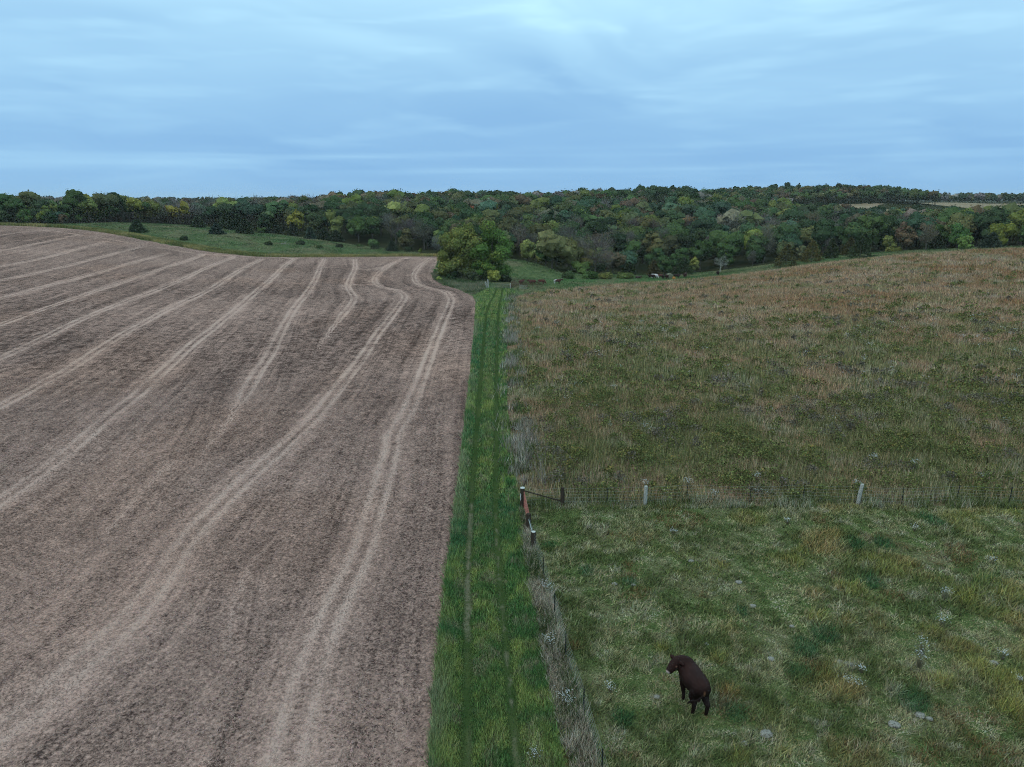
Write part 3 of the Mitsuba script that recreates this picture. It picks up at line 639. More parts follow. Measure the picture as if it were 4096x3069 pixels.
def leaves(r, c, rad, n, size, squash=0.85):
    """n leaf clusters (one bent quad each) on the foliage masses; returns vertices, triangles, the mass of each."""
    i = r.choice(len(c), n, p=rad ** 2 / (rad ** 2).sum())
    d = r.normal(size=(n, 3)); d[:, 2] += 0.35
    d /= np.linalg.norm(d, axis=1, keepdims=True)
    p = c[i] + d * rad[i][:, None] * (0.64 + 0.48 * r.random(n) ** 0.9)[:, None] * [1, 1, squash]
    nrm = d + 0.24 * r.normal(size=(n, 3))
    nrm /= np.linalg.norm(nrm, axis=1, keepdims=True)
    a = np.cross(nrm, r.normal(size=(n, 3))); a /= np.linalg.norm(a, axis=1, keepdims=True)
    b = np.cross(nrm, a)
    s = (size * r.uniform(0.55, 1.35, n))[:, None]
    v = np.stack([p - a * s * 0.6, p + b * s * 0.42 + nrm * s * 0.14, p + a * s * 0.6, p - b * s * 0.42 - nrm * s * 0.1], 1).reshape(-1, 3)
    q = np.arange(4 * n).reshape(-1, 4)
    return v, np.vstack([q[:, [0, 1, 2]], q[:, [0, 2, 3]]]), i


_ICO = trimesh.creation.icosphere(subdivisions=0)


def cores(r, c, rad, squash=0.85, keep=None):
    """The dense inside of the foliage masses, as lumpy little bodies behind the leaves."""
    keep = np.arange(len(c)) if keep is None else keep
    v0, f0 = np.array(_ICO.vertices), np.array(_ICO.faces)
    bump = 1 + 0.16 * r.normal(size=(len(keep), len(v0), 1))
    v = c[keep][:, None] + v0[None] * bump * (rad[keep] * 0.86)[:, None, None] * [1, 1, squash]
    f = f0[None] + (np.arange(len(keep)) * len(v0))[:, None, None]
    return v.reshape(-1, 3), f.reshape(-1, 3), np.repeat(keep, len(v0))


def leafy(r, cc, rad, n, size, col, n_l, spread=0.20, accent=None, keep=None):
    v, f, i = leaves(r, cc, rad, n, size)
    c = leaf_colours(r, col, i, n_l, spread, accent)
    w, g, k = cores(r, cc, rad, keep=keep)
    d = np.clip(np.asarray(col) * np.exp(0.12 * r.normal(size=(len(w), 1))), 0.004, 0.7)
    return np.vstack([v, w]), np.vstack([f, g + len(v)]), np.vstack([c, d])


def leaf_colours(r, colour, i, n_lobes, spread=0.13, accent=None):
    tone = np.exp(spread * r.normal(size=n_lobes))[i]
    c = np.asarray(colour) * (tone * np.exp(0.10 * r.normal(size=len(i))))[:, None] * (1 + 0.05 * r.normal(size=(len(i), 3)))
    if accent is not None:
        mask = (r.random(n_lobes) < 0.3)[i] & (r.random(len(i)) < 0.7)
        c[mask] = np.asarray(accent) * np.exp(0.2 * r.normal(size=(mask.sum(), 1)))
    return np.repeat(np.clip(c, 0.004, 0.7), 4, axis=0)


def limbs(r, h, base, R, trunk_r, n=5, lean=(0, 0)):
    top = np.array([lean[0], lean[1], base + 0.55 * (h - base)])
    parts = [tube([[0, 0, -0.4], [0, 0, 0.12 * h], top * 0.55, top], [trunk_r * 1.35, trunk_r, trunk_r * 0.75, trunk_r * 0.3])]
    for k in range(n):
        a = k * 2 * np.pi / n + r.uniform(-0.5, 0.5)
        s = top * r.uniform(0.3, 0.6)
        e = np.array([np.cos(a) * R * 0.7, np.sin(a) * R * 0.7, base + (h - base) * r.uniform(0.35, 0.85)])
        parts.append(tube([s, (s + e) / 2 + [0, 0, 0.05 * h], e], [trunk_r * 0.5, trunk_r * 0.32, trunk_r * 0.1], 5))
    return join(parts)


def twigs(r, h, base, R, n, thick):
    """Fine branching of a leafless tree: slim triangles that fan upward and outward from the limbs."""
    mid, half = (base + h) / 2, (h - base) / 2
    cc, rad = lobes(r, R, h, base, 10)
    i = r.choice(10, n)
    d = r.normal(size=(n, 3)); d /= np.linalg.norm(d, axis=1, keepdims=True)
    p = cc[i] + d * (rad[i] * r.random(n) ** 0.5)[:, None] - [0, 0, mid]
    out = p / (np.linalg.norm(p, axis=1, keepdims=True) + 1e-6) + [0, 0, 0.75] + 0.45 * r.normal(size=(n, 3))
    out /= np.linalg.norm(out, axis=1, keepdims=True)
    p[:, 2] += mid
    side = np.cross(out, r.normal(size=(n, 3))); side /= np.linalg.norm(side, axis=1, keepdims=True)
    L = (R * r.uniform(0.14, 0.36, n))[:, None]
    v = np.stack([p - side * thick, p + side * thick, p + out * L], 1).reshape(-1, 3)
    return v, np.arange(3 * n).reshape(-1, 3)


def bark(r, v, c=(0.075, 0.062, 0.052)):
    return np.clip(np.asarray(c) * np.exp(0.2 * r.normal(size=(len(v), 1))), 0.005, 0.6) * np.ones((1, 3))


def cedar_mesh(r, h, R, n, size):
    z = r.random(n) ** 1.35
    wide = R * (1 - z) ** 0.75 * (0.75 + 0.35 * np.sin(z * 26 + r.uniform(0, 6)) ** 2)
    a = r.uniform(0, 2 * np.pi, n)
    lump = 1 + 0.22 * np.sin(3 * a + r.uniform(0, 6)) * np.sin(7 * z + r.uniform(0, 6))
    rr = wide * lump * (0.55 + 0.5 * r.random(n) ** 0.5)
    p = np.stack([rr * np.cos(a), rr * np.sin(a), 0.03 * h + z * h * 0.97], -1)
    d = np.stack([np.cos(a), np.sin(a), 0.25 + 0.3 * r.normal(size=n)], -1) + 0.4 * r.normal(size=(n, 3))
    d /= np.linalg.norm(d, axis=1, keepdims=True)
    side = np.cross(d, r.normal(size=(n, 3))); side /= np.linalg.norm(side, axis=1, keepdims=True)
    s = (size * r.uniform(0.6, 1.4, n))[:, None]
    v = np.stack([p - side * s * 0.35, p + side * s * 0.35, p + d * s], 1).reshape(-1, 3)
    return v, np.arange(3 * n).reshape(-1, 3), z


def tree(x, y, h, R, kind, label, group=None, detail=1.0, name=None, accent=None):
    """One tree as a thing of its own: > trunk, crown."""
    r = np.random.default_rng(int(abs(x) * 131 + abs(y) * 17 + h * 7) + 5)
    family = 'cedar' if kind.startswith('cedar') else 'shrub' if kind.startswith('shrub') else 'bare' if kind in ('bare', 'white') else 'leafy'
    key = fresh(name or {'cedar': 'cedar_tree', 'shrub': 'shrub', 'bare': 'bare_tree', 'leafy': 'broadleaf_tree'}[family])
    at = np.array([x, y, float(surface([(x, y)])[0])])
    dist = math.hypot(x, y)
    size = max(0.30, 0.0017 * dist)
    base = {'cedar': 0.0, 'shrub': 0.0, 'bare': 0.18 * h, 'leafy': (0.02 if h < 11.5 else 0.12) * h}[family]
    col = 1.15 * np.array(LEAF[kind]) * np.exp(0.20 * r.normal()) * (1 + 0.06 * r.normal(size=3))
    tr = 0.018 * h + 0.03
    if family == 'cedar':
        v, f, z = cedar_mesh(r, h, R, int(1500 * detail), size * 1.15)
        c = np.repeat(np.clip(col * np.exp(0.26 * r.normal(size=(len(f), 1))), 0.004, 0.5), 3, axis=0)
        w, g = tube([[0, 0, -0.3], [0, 0, 0.5 * h], [0, 0, 0.9 * h]], [tr, tr * 0.7, 0.02], 5)
    elif family == 'bare':
        v, f = twigs(r, h, base, R, int((2600 if kind == 'bare' else 420) * detail), 0.034)
        c = np.repeat(np.clip(col * np.exp(0.25 * r.normal(size=(len(f), 1))), 0.004, 0.6), 3, axis=0)
        if accent is not None:
            m = r.random(len(f)) < 0.10
            c.reshape(-1, 3, 3)[m] = accent
        w, g = limbs(r, h, base * 0.7, R * 1.15, tr * 1.1, 7)
    else:
        n_l = int({'shrub': 7, 'leafy': 18}[family] * (0.8 + 0.5 * r.random()))
        cc, rad = lobes(r, R, h, base, n_l)
        if family == 'shrub':
            cc[:, 2] = np.abs(cc[:, 2] - 0.15 * h)
        n = int(min(2600, 620 * detail * (R / 4.5) ** 1.6 * (0.45 / size) ** 1.2) + 260)
        v, f, c = leafy(r, cc, rad * 1.1, n, size * 1.2, col, n_l, accent=accent if accent is not None else TIPS.get(kind))
        v[:, 2] = np.maximum(v[:, 2], 0.05)
        w, g = limbs(r, h, base, R * 0.8, tr, 4)
    put(key + '__crown', (v + at, f), 'm_vertex', color=c)
    put(key + '__trunk', (w + at, g), 'm_vertex', color=bark(r, w, (0.30, 0.28, 0.25) if kind == 'white' else (0.085, 0.072, 0.062)))
    tag(key, label, 'cedar' if family == 'cedar' else 'shrub' if family == 'shrub' else 'tree', group)
    return key


def gate_trees():
    """The pair of big trees on the bank beside the lane's far gate, and the young growth at their feet."""
    for name, x, y, h, R, col, acc, label, seed, base in (
            ('broadleaf_tree', -15.6, 222, 19.0, 9.0, (0.135, 0.150, 0.046), (0.22, 0.205, 0.058), 'big olive yellow spreading tree, left one of the pair by the far gate', 3, 0.8),
            ('broadleaf_tree', -6.6, 217, 18.6, 7.6, (0.084, 0.138, 0.036), (0.142, 0.172, 0.040), 'big bright green tree, right one of the pair by the far gate', 4, 0.2)):
        r = np.random.default_rng(seed)
        key = fresh(name)
        at = np.array([x, y, float(surface([(x, y)])[0])])
        cc, rad = lobes(r, R, h, base, 44)
        low = r.uniform(0, 6.28, 12)
        cc[:12] = np.column_stack([np.cos(low) * R * 0.55, np.sin(low) * R * 0.55, r.uniform(0.10, 0.26, 12) * h])
        rad *= 0.66
        v, f, c = leafy(r, cc, rad, 15000, 0.42, col, 44, 0.24, acc, keep=np.arange(0, 44, 2))
        put(key + '__crown', (v + at, f), 'm_vertex', color=c)
        w, g = limbs(r, h, 0.22 * h, R, 0.36, 8, (0.6, 0.2))
        put(key + '__trunk', (w + at, g), 'm_vertex', color=bark(r, w, (0.055, 0.046, 0.040)))
        tag(key, label, 'tree')
    for x, y, h, R, k, label in ((-5.3, 212, 3.6, 2.2, 'yellow', 'yellow green bush at the foot of the big tree by the gate'), (-21.5, 212, 1.3, 0.9, 'shrub_yellow', 'small yellow flowered bush at the field corner'),
                                 (-17.5, 216, 2.6, 2.4, 'shrub_dark', 'dark thicket under the left big tree by the gate'), (-10.5, 213.5, 2.8, 2.6, 'shrub_dark', 'dark brush under the right big tree by the gate'),
                                 (-2.2, 214, 2.2, 1.9, 'shrub_dark', 'dark low brush just behind the far gate'), (19, 240.5, 1.9, 3.0, 'shrub', 'low olive brush right of the horned cow, nearest to it'),
                                 (25.5, 243, 2.2, 3.4, 'shrub', 'second mound of low olive brush right of the horned cow'), (32.5, 246, 2.0, 3.4, 'shrub_yellow', 'yellowish low brush between the horned cow and the herd'),
                                 (39.5, 252, 1.7, 3.2, 'shrub', 'low brush nearest the left end of the herd')):
        tree(x, y, h, R, k, label, detail=1.3, name='bush')


gate_trees()
SINGLES = [
    (-162.9, 315.7, 5.2, 3.4, 'cedar', 'dark cedar bush nearest the crest of the stubble field'), (-166.7, 386.1, 5.8, 3.6, 'cedar', 'bushy dark cedar on the pasture slope, left of a big cedar thicket'),
    (-140.7, 345.1, 4.7, 3.2, 'cedar_blue', 'small sparse cedar standing in front of the big cedar thicket'), (-154.9, 394.4, 9.0, 5.0, 'cedar', 'broad dark cedar at the top of the green pasture, largest of its thicket'),
    (-149.0, 396.0, 8.7, 4.0, 'cedar', 'tall dark cedar at the right of the cedar thicket'), (-135.4, 368.1, 7.0, 4.3, 'cedar', 'round dark cedar below the right end of the cedar thicket'),
    (-139.7, 308.0, 2.2, 1.5, 'shrub_dark', 'low dark shrub alone in the middle of the green pasture'), (-134.2, 387.9, 4.3, 2.8, 'shrub', 'round mid green shrub beside a dark cedar at the pasture edge'),
    (-128.4, 390.8, 8.0, 4.5, 'cedar', 'wide dark cedar beside the round green shrub'), (-117.3, 388.1, 6.7, 2.7, 'cedar', 'narrow cedar before yellow trees at the pasture edge'),
    (-105.0, 376.7, 5.9, 2.7, 'cedar_blue', 'pale pointed cedar standing out into the pasture'), (-99.0, 381.4, 5.7, 3.2, 'cedar', 'dark cedar just right of the pale pointed cedar'),
    (-92.0, 378.6, 5.4, 3.8, 'cedar', 'low dark cedar before the big round green tree'), (-80.8, 381.0, 13.7, 6.2, 'green', 'big round mid green tree standing at the pasture edge'),
    (-56.1, 336.9, 4.5, 2.8, 'cedar', 'dark cedar alone on the ochre grass margin'), (-48.1, 333.9, 3.3, 2.0, 'shrub', 'round green shrub right of the lone cedar on the margin'),
    (-43.0, 336.6, 2.7, 1.3, 'shrub_yellow', 'small yellowish shrub by the ochre margin grass'), (-70.0, 366.2, 4.4, 3.2, 'shrub', 'rounded olive shrub at the lower pasture edge'),
    (-60.4, 376.1, 13.1, 4.5, 'bare', 'grey leafless tree with a pale forked trunk'), (-42.9, 352.9, 16.6, 6.2, 'bare', 'tall grey leafless tree left of the big trees by the gate'),
    (-51.5, 350.4, 10.4, 4.4, 'olive', 'olive tree between the two grey leafless trees'), (-36.4, 353.2, 10.7, 3.9, 'light', 'yellow green tree half hidden by the big trees near the gate'),
    (-119.2, 524.6, 15.5, 3.6, 'russet', 'orange brown tree just below the left part of the skyline'), (-63.6, 452.6, 13.5, 2.8, 'red', 'small red tree in the middle of the wooded hill'),
    (-21.7, 424.6, 14.0, 3.2, 'red', 'red tree straight above the big trees by the gate'), (-24.2, 461.6, 14.5, 3.0, 'red', 'darker red tree behind the red tree above the gate'),
    (-53.0, 457.4, 12.9, 3.3, 'russet', 'dull russet tree on the wooded hill'), (-104.2, 591.0, 15.8, 5.1, 'tan', 'pale tree top on the skyline'),
    (-144.3, 583.1, 15.6, 6.9, 'dark', 'dark round tree standing proud on the left skyline'), (14.5, 258.8, 14.6, 6.6, 'olive', 'tall dull yellow green tree left of a purplish bare thicket'),
    (24.8, 257.6, 6.1, 4.1, 'shrub_light', 'bright green rounded bush at the foot of the bare thicket'), (31.0, 266.3, 13.6, 8.0, 'bare', 'wide purplish grey nearly leafless tree with yellow tips'),
    (50.3, 317.5, 10.5, 6.3, 'bluegreen', 'round blue green tree left of the cattle'), (49.3, 300.9, 5.0, 2.9, 'cedar', 'low cedar left of the one behind the cattle'),
    (60.1, 303.6, 6.2, 2.9, 'cedar_brown', 'olive brown cedar directly behind the cattle'), (74.2, 309.3, 7.3, 4.6, 'cedar', 'wide dark cedar right behind the hay bale'),
    (80.6, 316.3, 7.5, 2.5, 'yellow', 'yellow leaved young tree right of the cattle'), (88.3, 303.5, 7.3, 3.2, 'white', 'pale leafless tree with whitish branches'),
    (84.8, 323.4, 16.8, 5.9, 'green', 'tall green tree left of the whitish leafless tree'), (93.5, 314.8, 12.8, 4.9, 'green', 'mid green tree behind the whitish leafless tree'),
    (95.6, 484.2, 15.2, 4.4, 'orange', 'golden orange tree on the wooded hill'), (109.3, 500.3, 14.6, 5.1, 'gold', 'olive gold tree right of the golden orange tree'),
    (70.7, 393.5, 13.6, 5.0, 'light', 'bright yellow green tree high above the cattle'), (59.5, 405.8, 13.8, 6.7, 'light', 'wide yellow green tree left of the bright one above the cattle'),
    (41.8, 426.1, 13.8, 5.4, 'light', 'yellow green tree halfway up the hill'), (134.7, 509.3, 15.4, 7.6, 'olive', 'pale olive tree near the top of the wooded hill'),
    (142.3, 600.4, 19.0, 8.9, 'dark', 'large dark tree forming the highest point of the skyline'), (163.4, 606.9, 17.5, 9.3, 'dark', 'broad dark tree right of the highest skyline tree'),
    (100.5, 262.9, 8.0, 4.2, 'cedar_brown', 'yellowish brown cedar, leftmost of a row beside the brown prairie'), (112.8, 270.7, 7.9, 4.0, 'cedar_brown', 'dark brown green cedar with a layered crown'),
    (123.2, 254.6, 7.3, 4.2, 'cedar', 'dark wide cedar standing out in front of the trees at right'), (152.7, 288.4, 1.9, 3.3, 'shrub_yellow', 'low yellow green bush right of the wide cedar'),
    (171.2, 257.9, 5.3, 3.8, 'cedar_blue', 'blue green cedar near the right edge of the prairie'), (164.5, 262.3, 5.7, 2.9, 'shrub_light', 'bright green bush beside the blue green cedar'),
    (158.4, 276.1, 10.0, 3.8, 'bare', 'grey leafless tree among cedars at the right'), (174.3, 422.8, 14.4, 10.0, 'bare', 'wide purplish bare tree in the middle of the woods at right'),
    (166.6, 382.1, 10.7, 2.6, 'orange', 'small orange tree in the woods at right'), (190.8, 315.4, 18.0, 9.6, 'green', 'largest bright green tree in the woods at right'),
    (303.0, 806.4, 17.5, 7.0, 'dark', 'dark tree on the skyline with a separate round top'), (279.2, 528.1, 15.8, 7.9, 'light', 'yellow green tree below the dark skyline at right'),
    (181.9, 268.5, 9.2, 5.2, 'yellow', 'yellow green tree at the right end of the prairie'), (125.8, 283.4, 7.6, 2.8, 'cedar', 'narrow dark cedar behind the layered cedar'),
    (168.1, 287.0, 7.2, 3.8, 'cedar', 'shaggy dark cedar left of the grey leafless tree at right'), (141.0, 300.4, 6.9, 3.4, 'cedar_brown', 'brown tinged cedar behind the low yellow green bush'),
    (-108.0, 320.7, 1.3, 2.0, 'shrub_dark', 'dark weedy mound nearest the field edge in the green pasture'), (-97.6, 333.3, 1.5, 2.4, 'shrub_dark', 'dark weedy mound just above the fallen branches in the pasture'),
    (-86.1, 322.9, 1.1, 1.7, 'shrub', 'small green mound right of the fallen branches in the pasture'), (-80.5, 337.4, 1.2, 2.0, 'shrub_dark', 'dark mound midway between the fallen branches and the lone cedar'),
    (-74.6, 356.1, 1.4, 2.0, 'shrub', 'green mound left of the rounded olive shrub in the pasture'), (-66.0, 346.3, 1.0, 1.8, 'shrub_dark', 'dark mound left of the lone cedar in the pasture'),
    (22.0, 265.0, 12.5, 6.2, 'olive', 'broad olive grey tree between the yellow green tree and the bare thicket')]
for one in SINGLES:
    tree(*one, accent={'bare': (0.24, 0.21, 0.05), 'light': (0.19, 0.175, 0.03), 'green': (0.075, 0.105, 0.025)}.get(one[4]) if one[2] > 8 else None)

def fallen_branches():
    r = np.random.default_rng(77)
    parts = []
    for k in range(16):
        a, b = r.uniform(0, 6.28), r.uniform(0.1, 0.7)
        p = r.normal(size=2) * [1.2, 0.5]
        d = np.array([np.cos(a) * np.cos(b), np.sin(a) * np.cos(b), np.sin(b)]) * r.uniform(1.0, 2.4)
        parts.append(tube([[p[0], p[1], 0.1], [p[0] + d[0] * 0.5, p[1] + d[1] * 0.5, 0.2 + d[2] * 0.6], [p[0] + d[0], p[1] + d[1], 0.1 + d[2]]], [0.07, 0.05, 0.015], 5))
    v, f = join(parts)
    x, y = -103.5, 327.0
    put(fresh('branch_pile'), (v + [x, y, float(surface([(x, y)])[0])], f), 'm_vertex', color=np.tile([0.24, 0.22, 0.20], (len(v), 1)), label='pale grey pile of fallen branches on the green pasture', category='branches')


fallen_branches()

# every other tree of the woods: a jittered stand, the nearest ones things of their own, the rest one wood
WOODS = shapely.Polygon(WOOD_FRONT + [(520, 430), (340, 560), (215, 640), (180, 670), (-330, 680), (-700, 640)])
FAR_WOODS = [(shapely.Polygon([(-760, 720), (-170, 700), (-150, 820), (-760, 860)]), 9.0, ('tan', 'bare', 'russet', 'tan', 'dark', 'bare')),
             (shapely.Polygon([(205, 740), (430, 735), (440, 840), (205, 840)]), 9.0, ('dark', 'dark', 'olive', 'green', 'russet')),
             (shapely.Polygon([(480, 1030), (980, 1030), (1100, 1110), (470, 1100)]), 11.0, ('dark', 'bare', 'olive', 'dark')),
             (shapely.Polygon([(-900, 1500), (-150, 1500), (-150, 1600), (-950, 1600)]), 22.0, ('dark', 'bare', 'olive'))]


def stand(poly, gap):
    x0, y0, x1, y1 = poly.bounds
    g = np.stack(np.meshgrid(np.arange(x0, x1, gap), np.arange(y0, y1, gap)), -1).reshape(-1, 2)
    g = g + rng.uniform(-0.42, 0.42, g.shape) * gap
    return g[shapely.contains_xy(poly, *g.T) & (np.abs(g[:, 0]) < 0.80 * g[:, 1] + 10)]


def kind_of(xy):
    a, b = patchy(xy, 60, 81), rng.random(len(xy))
    edge = np.clip(1 - to_line(WOOD_FRONT, xy) / 60, 0, 1)
    out = []
    for (x, y), k, u, e in zip(xy, a, b, edge):
        if u < 0.34 - 0.12 * e: out.append('dark')
        elif u < 0.55: out.append('green' if k < 0.55 else 'bluegreen')
        elif u < 0.69: out.append('olive')
        elif u < 0.77 + 0.04 * e: out.append('light')
        elif u < 0.915: out.append('bare')
        elif u < 0.97: out.append('russet')
        else: out.append('yellow' if e > 0.2 else 'tan')
        if x < -110 and y > 440 and rng.random() < 0.55: out[-1] = ('russet', 'bare', 'tan')[rng.integers(3)]
    return out


at = stand(WOODS, 10.6)
single_xy = np.array([s[:2] for s in SINGLES])
gap, _ = cKDTree(single_xy).query(at)
at = at[gap > 6.0]
deep = to_line(WOOD_FRONT, at)
kinds = kind_of(at)
order = np.argsort(np.hypot(*at.T) + 0.45 * deep)
near = set(order[:232].tolist())
WORDS = {'dark': 'dark green', 'green': 'mid green', 'bluegreen': 'bluish green', 'olive': 'olive', 'light': 'yellow green', 'bare': 'grey leafless', 'russet': 'russet brown', 'yellow': 'yellow', 'tan': 'pale tan'}


SHORT = [('cedar nearest the field crest', 0), ('largest cedar of the thicket', 3), ('round cedar below the thicket', 5), ('round mid green shrub', 7), ('narrow cedar', 9), ('pale pointed cedar', 10), ('big round green tree', 13),
         ('lone cedar on the ochre margin', 14), ('forked pale trunk', 18), ('tall grey leafless tree', 19), ('orange brown tree below the skyline', 22), ('small red tree', 23), ('red tree above the gate', 24), ('dull russet tree', 26), ('pale skyline tree top', 27),
         ('dark round skyline tree', 28), ('yellow green tree by bare thicket', 29), ('purplish bare thicket', 31), ('round blue green tree', 32), ('cedar behind the cattle', 34), ('yellow young tree', 36), ('whitish leafless tree', 37), ('golden orange tree', 40),
         ('bright tree above the cattle', 42), ('yellow green tree halfway up', 44), ('pale olive tree near hilltop', 45), ('highest skyline tree', 46), ('yellowish brown cedar', 48), ('layered cedar', 49), ('wide cedar standing out', 50), ('low yellow green bush', 51), ('blue green cedar', 52),
         ('bright green bush', 53), ('purplish bare tree', 55), ('small orange tree', 56), ('largest bright green tree', 57), ('yellow green tree below right skyline', 59), ('yellow tree at the prairie end', 60)]
marks = np.array([SINGLES[i][:2] for _, i in SHORT])
used = set()
for k in sorted(near, key=lambda k: deep[k]):
    x, y = at[k]
    kd = kinds[k]
    r = np.random.default_rng(9000 + k)
    front = deep[k] < 14
    h = r.uniform(6.0, 11.4) if front else r.uniform(11.6, 17.5)
    if x < -150 and y < 500:
        h *= 0.68
    what = f'{WORDS[kd]} {"small" if front else "tall"} tree'
    label = None
    for i in np.argsort(np.hypot(marks[:, 0] - x, marks[:, 1] - y))[:24]:
        mx, my = marks[i]
        side = math.atan2(x, y) - math.atan2(mx, my)
        where = ('behind' if y > my else 'in front of') if abs(side) < 0.014 else ('left of' if side < 0 else 'right of') if abs(y - my) < 22 else ('behind and left of' if side < 0 else 'behind and right of') if y > my else ('before and left of' if side < 0 else 'before and right of')
        near_by = 'just ' if math.hypot(x - mx, y - my) < 13 else ''
        label = f'{what} {near_by}{where} the {SHORT[i][0]}'
        if label not in used:
            break
    used.add(label)
    tree(float(x), float(y), h, h * r.uniform(0.38, 0.52), kd, label, group='trees along the front of the woods', accent={'bare': (0.19, 0.165, 0.055)}.get(kd) if r.random() < 0.5 else None)


def wood(key, xy, kinds, label, leaf_n, hs=(10.5, 17.5)):
    V, F, C, at0 = [], [], [], 0
    z = surface(xy)
    for (x, y), zz, kd in zip(xy, z, kinds):
        r = np.random.default_rng(int(abs(x) * 37 + abs(y) * 11))
        h = r.uniform(*hs)
        R = h * r.uniform(0.40, 0.56)
        size = max(0.60, 0.0017 * math.hypot(x, y))
        col = 1.15 * np.array(LEAF[kd]) * np.exp(0.22 * r.normal()) * (1 + 0.06 * r.normal(size=3))
        if kd == 'bare' and y < 560:
            v, f = twigs(r, h, 0.25 * h, R, int(leaf_n * 2.2), 0.070 * size / 0.55)
            c = np.repeat(np.clip(col * np.exp(0.25 * r.normal(size=(len(f), 1))), 0.004, 0.6), 3, axis=0)
        else:
            nl = 12
            cc, rad = lobes(r, R, h, 0.3 * h, nl)
            v, f, c = leafy(r, cc, rad * 1.15, leaf_n, size * 1.25, col, nl, accent=TIPS.get(kd), keep=np.argsort(-cc[:, 2])[:7])
        w, g = tube([[0, 0, -0.3], [0, 0, 0.7 * h]], [0.28, 0.08], 4)
        v, f = join([(v, f), (w, g)])
        V.append(v + [x, y, zz]); F.append(f + at0); C.append(np.vstack([c, bark(r, w)])); at0 += len(v)
    put(key, (np.vstack(V), np.vstack(F)), 'm_vertex', color=np.vstack(C), label=label, kind='stuff')


rest = [k for k in range(len(at)) if k not in near]
# only the far side of the hill that no crown in front covers needs fewer leaves
wood('woodland', at[rest], [kinds[k] for k in rest], 'mixed autumn woodland covering the hill, crowns merging up to the skyline', 215)
for n, (poly, gap_m, mix_k) in enumerate(FAR_WOODS):
    q = stand(poly, gap_m)
    wood('distant_woodland' if n == 0 else f'distant_woodland_{n:03d}', q, [mix_k[i] for i in rng.integers(0, len(mix_k), len(q))],
         ('brownish distant woods along the ridge at far left', 'dark wooded skyline at right, above a strip of tan field', 'thin bluish tree line behind the far tan field', 'faint blue woods on the horizon at left')[n], 85, (10, 15))

# ---------------------------------------------------------------- fences and gates
def post_mesh(x, y, h, r, lean=(0, 0), square=False, sides=12):
    z = float(surface([(x, y)])[0])
    p = [[x, y, z - 0.4], [x + lean[0] * 0.5, y + lean[1] * 0.5, z + h * 0.5], [x + lean[0], y + lean[1], z + h - 0.03], [x + lean[0], y + lean[1], z + h]]
    return tube(p, [r * 1.05, r, r * 0.98, r * 0.86], sides)


def rod(a, b, r, sides=8, sag=0.0, n=2):
    a, b = np.asarray(a, float), np.asarray(b, float)
    t = np.linspace(0, 1, n)[:, None]
    p = a * (1 - t) + b * t
    p[:, 2] -= sag * 4 * t[:, 0] * (1 - t[:, 0])
    return tube(p, np.full(n, r), sides)


def top_of(x, y, h):
    return np.array([x, y, float(surface([(x, y)])[0]) + h])


def part(key, name, mesh, bsdf, smooth=40, **more):
    put(f'{key}__{fresh_part(key, name)}', mesh, bsdf, smooth=smooth, **more)


def fresh_part(key, name):
    return fresh(f'{key}//{name}').split('//')[1]


def t_post(key, x, y, h, lean=(0, 0)):
    z = float(surface([(x, y)])[0])
    web = trimesh.creation.box((0.050, 0.012, h + 0.3)); web.apply_translation([0, 0, (h - 0.3) / 2])
    stem = trimesh.creation.box((0.012, 0.044, h + 0.3)); stem.apply_translation([0, 0.028, (h - 0.3) / 2])
    m = trimesh.util.concatenate([web, stem])
    v = m.vertices.copy()
    v[:, :2] += np.outer(np.clip(v[:, 2], 0, None) / h, lean)
    part(key, 't_post', (v + [x, y, z], m.faces), 'm_t_post', smooth=False)


def fence_lane():
    key = fresh('wire_fence')
    tag(key, 'wire fence running down the lane side of the paddock on thin dark posts', 'fence')
    part(key, 'post', post_mesh(1.0, 40.2, 1.30, 0.155, (0.02, 0)), 'm_wood', label='dark thick post that the red gate closes against')
    part(key, 'post', post_mesh(1.25, 37.9, 1.22, 0.15), 'm_wood', label='dark brown brace post with a pale sawn top')
    part(key, 'post_top', tube([top_of(1.25, 37.9, 1.221), top_of(1.25, 37.9, 1.232)], [0.125, 0.115], 12), 'm_cap')
    part(key, 'brace_pipe', rod(top_of(1.02, 40.05, 1.0), top_of(1.24, 38.05, 0.95), 0.028), 'm_steel')
    for x, y in FENCE_LANE[3:]:
        t_post(key, x, y, 1.25)
    for k in range(5):
        hh = 0.28 + 0.22 * k
        for (x0, y0), (x1, y1) in zip(FENCE_LANE[1:-1], FENCE_LANE[2:]):
            part(key, 'wire', rod(top_of(x0 + 0.03, y0, hh), top_of(x1 + 0.03, y1, hh), 0.0042, 3, 0.015, 5), 'm_wire', smooth=True)


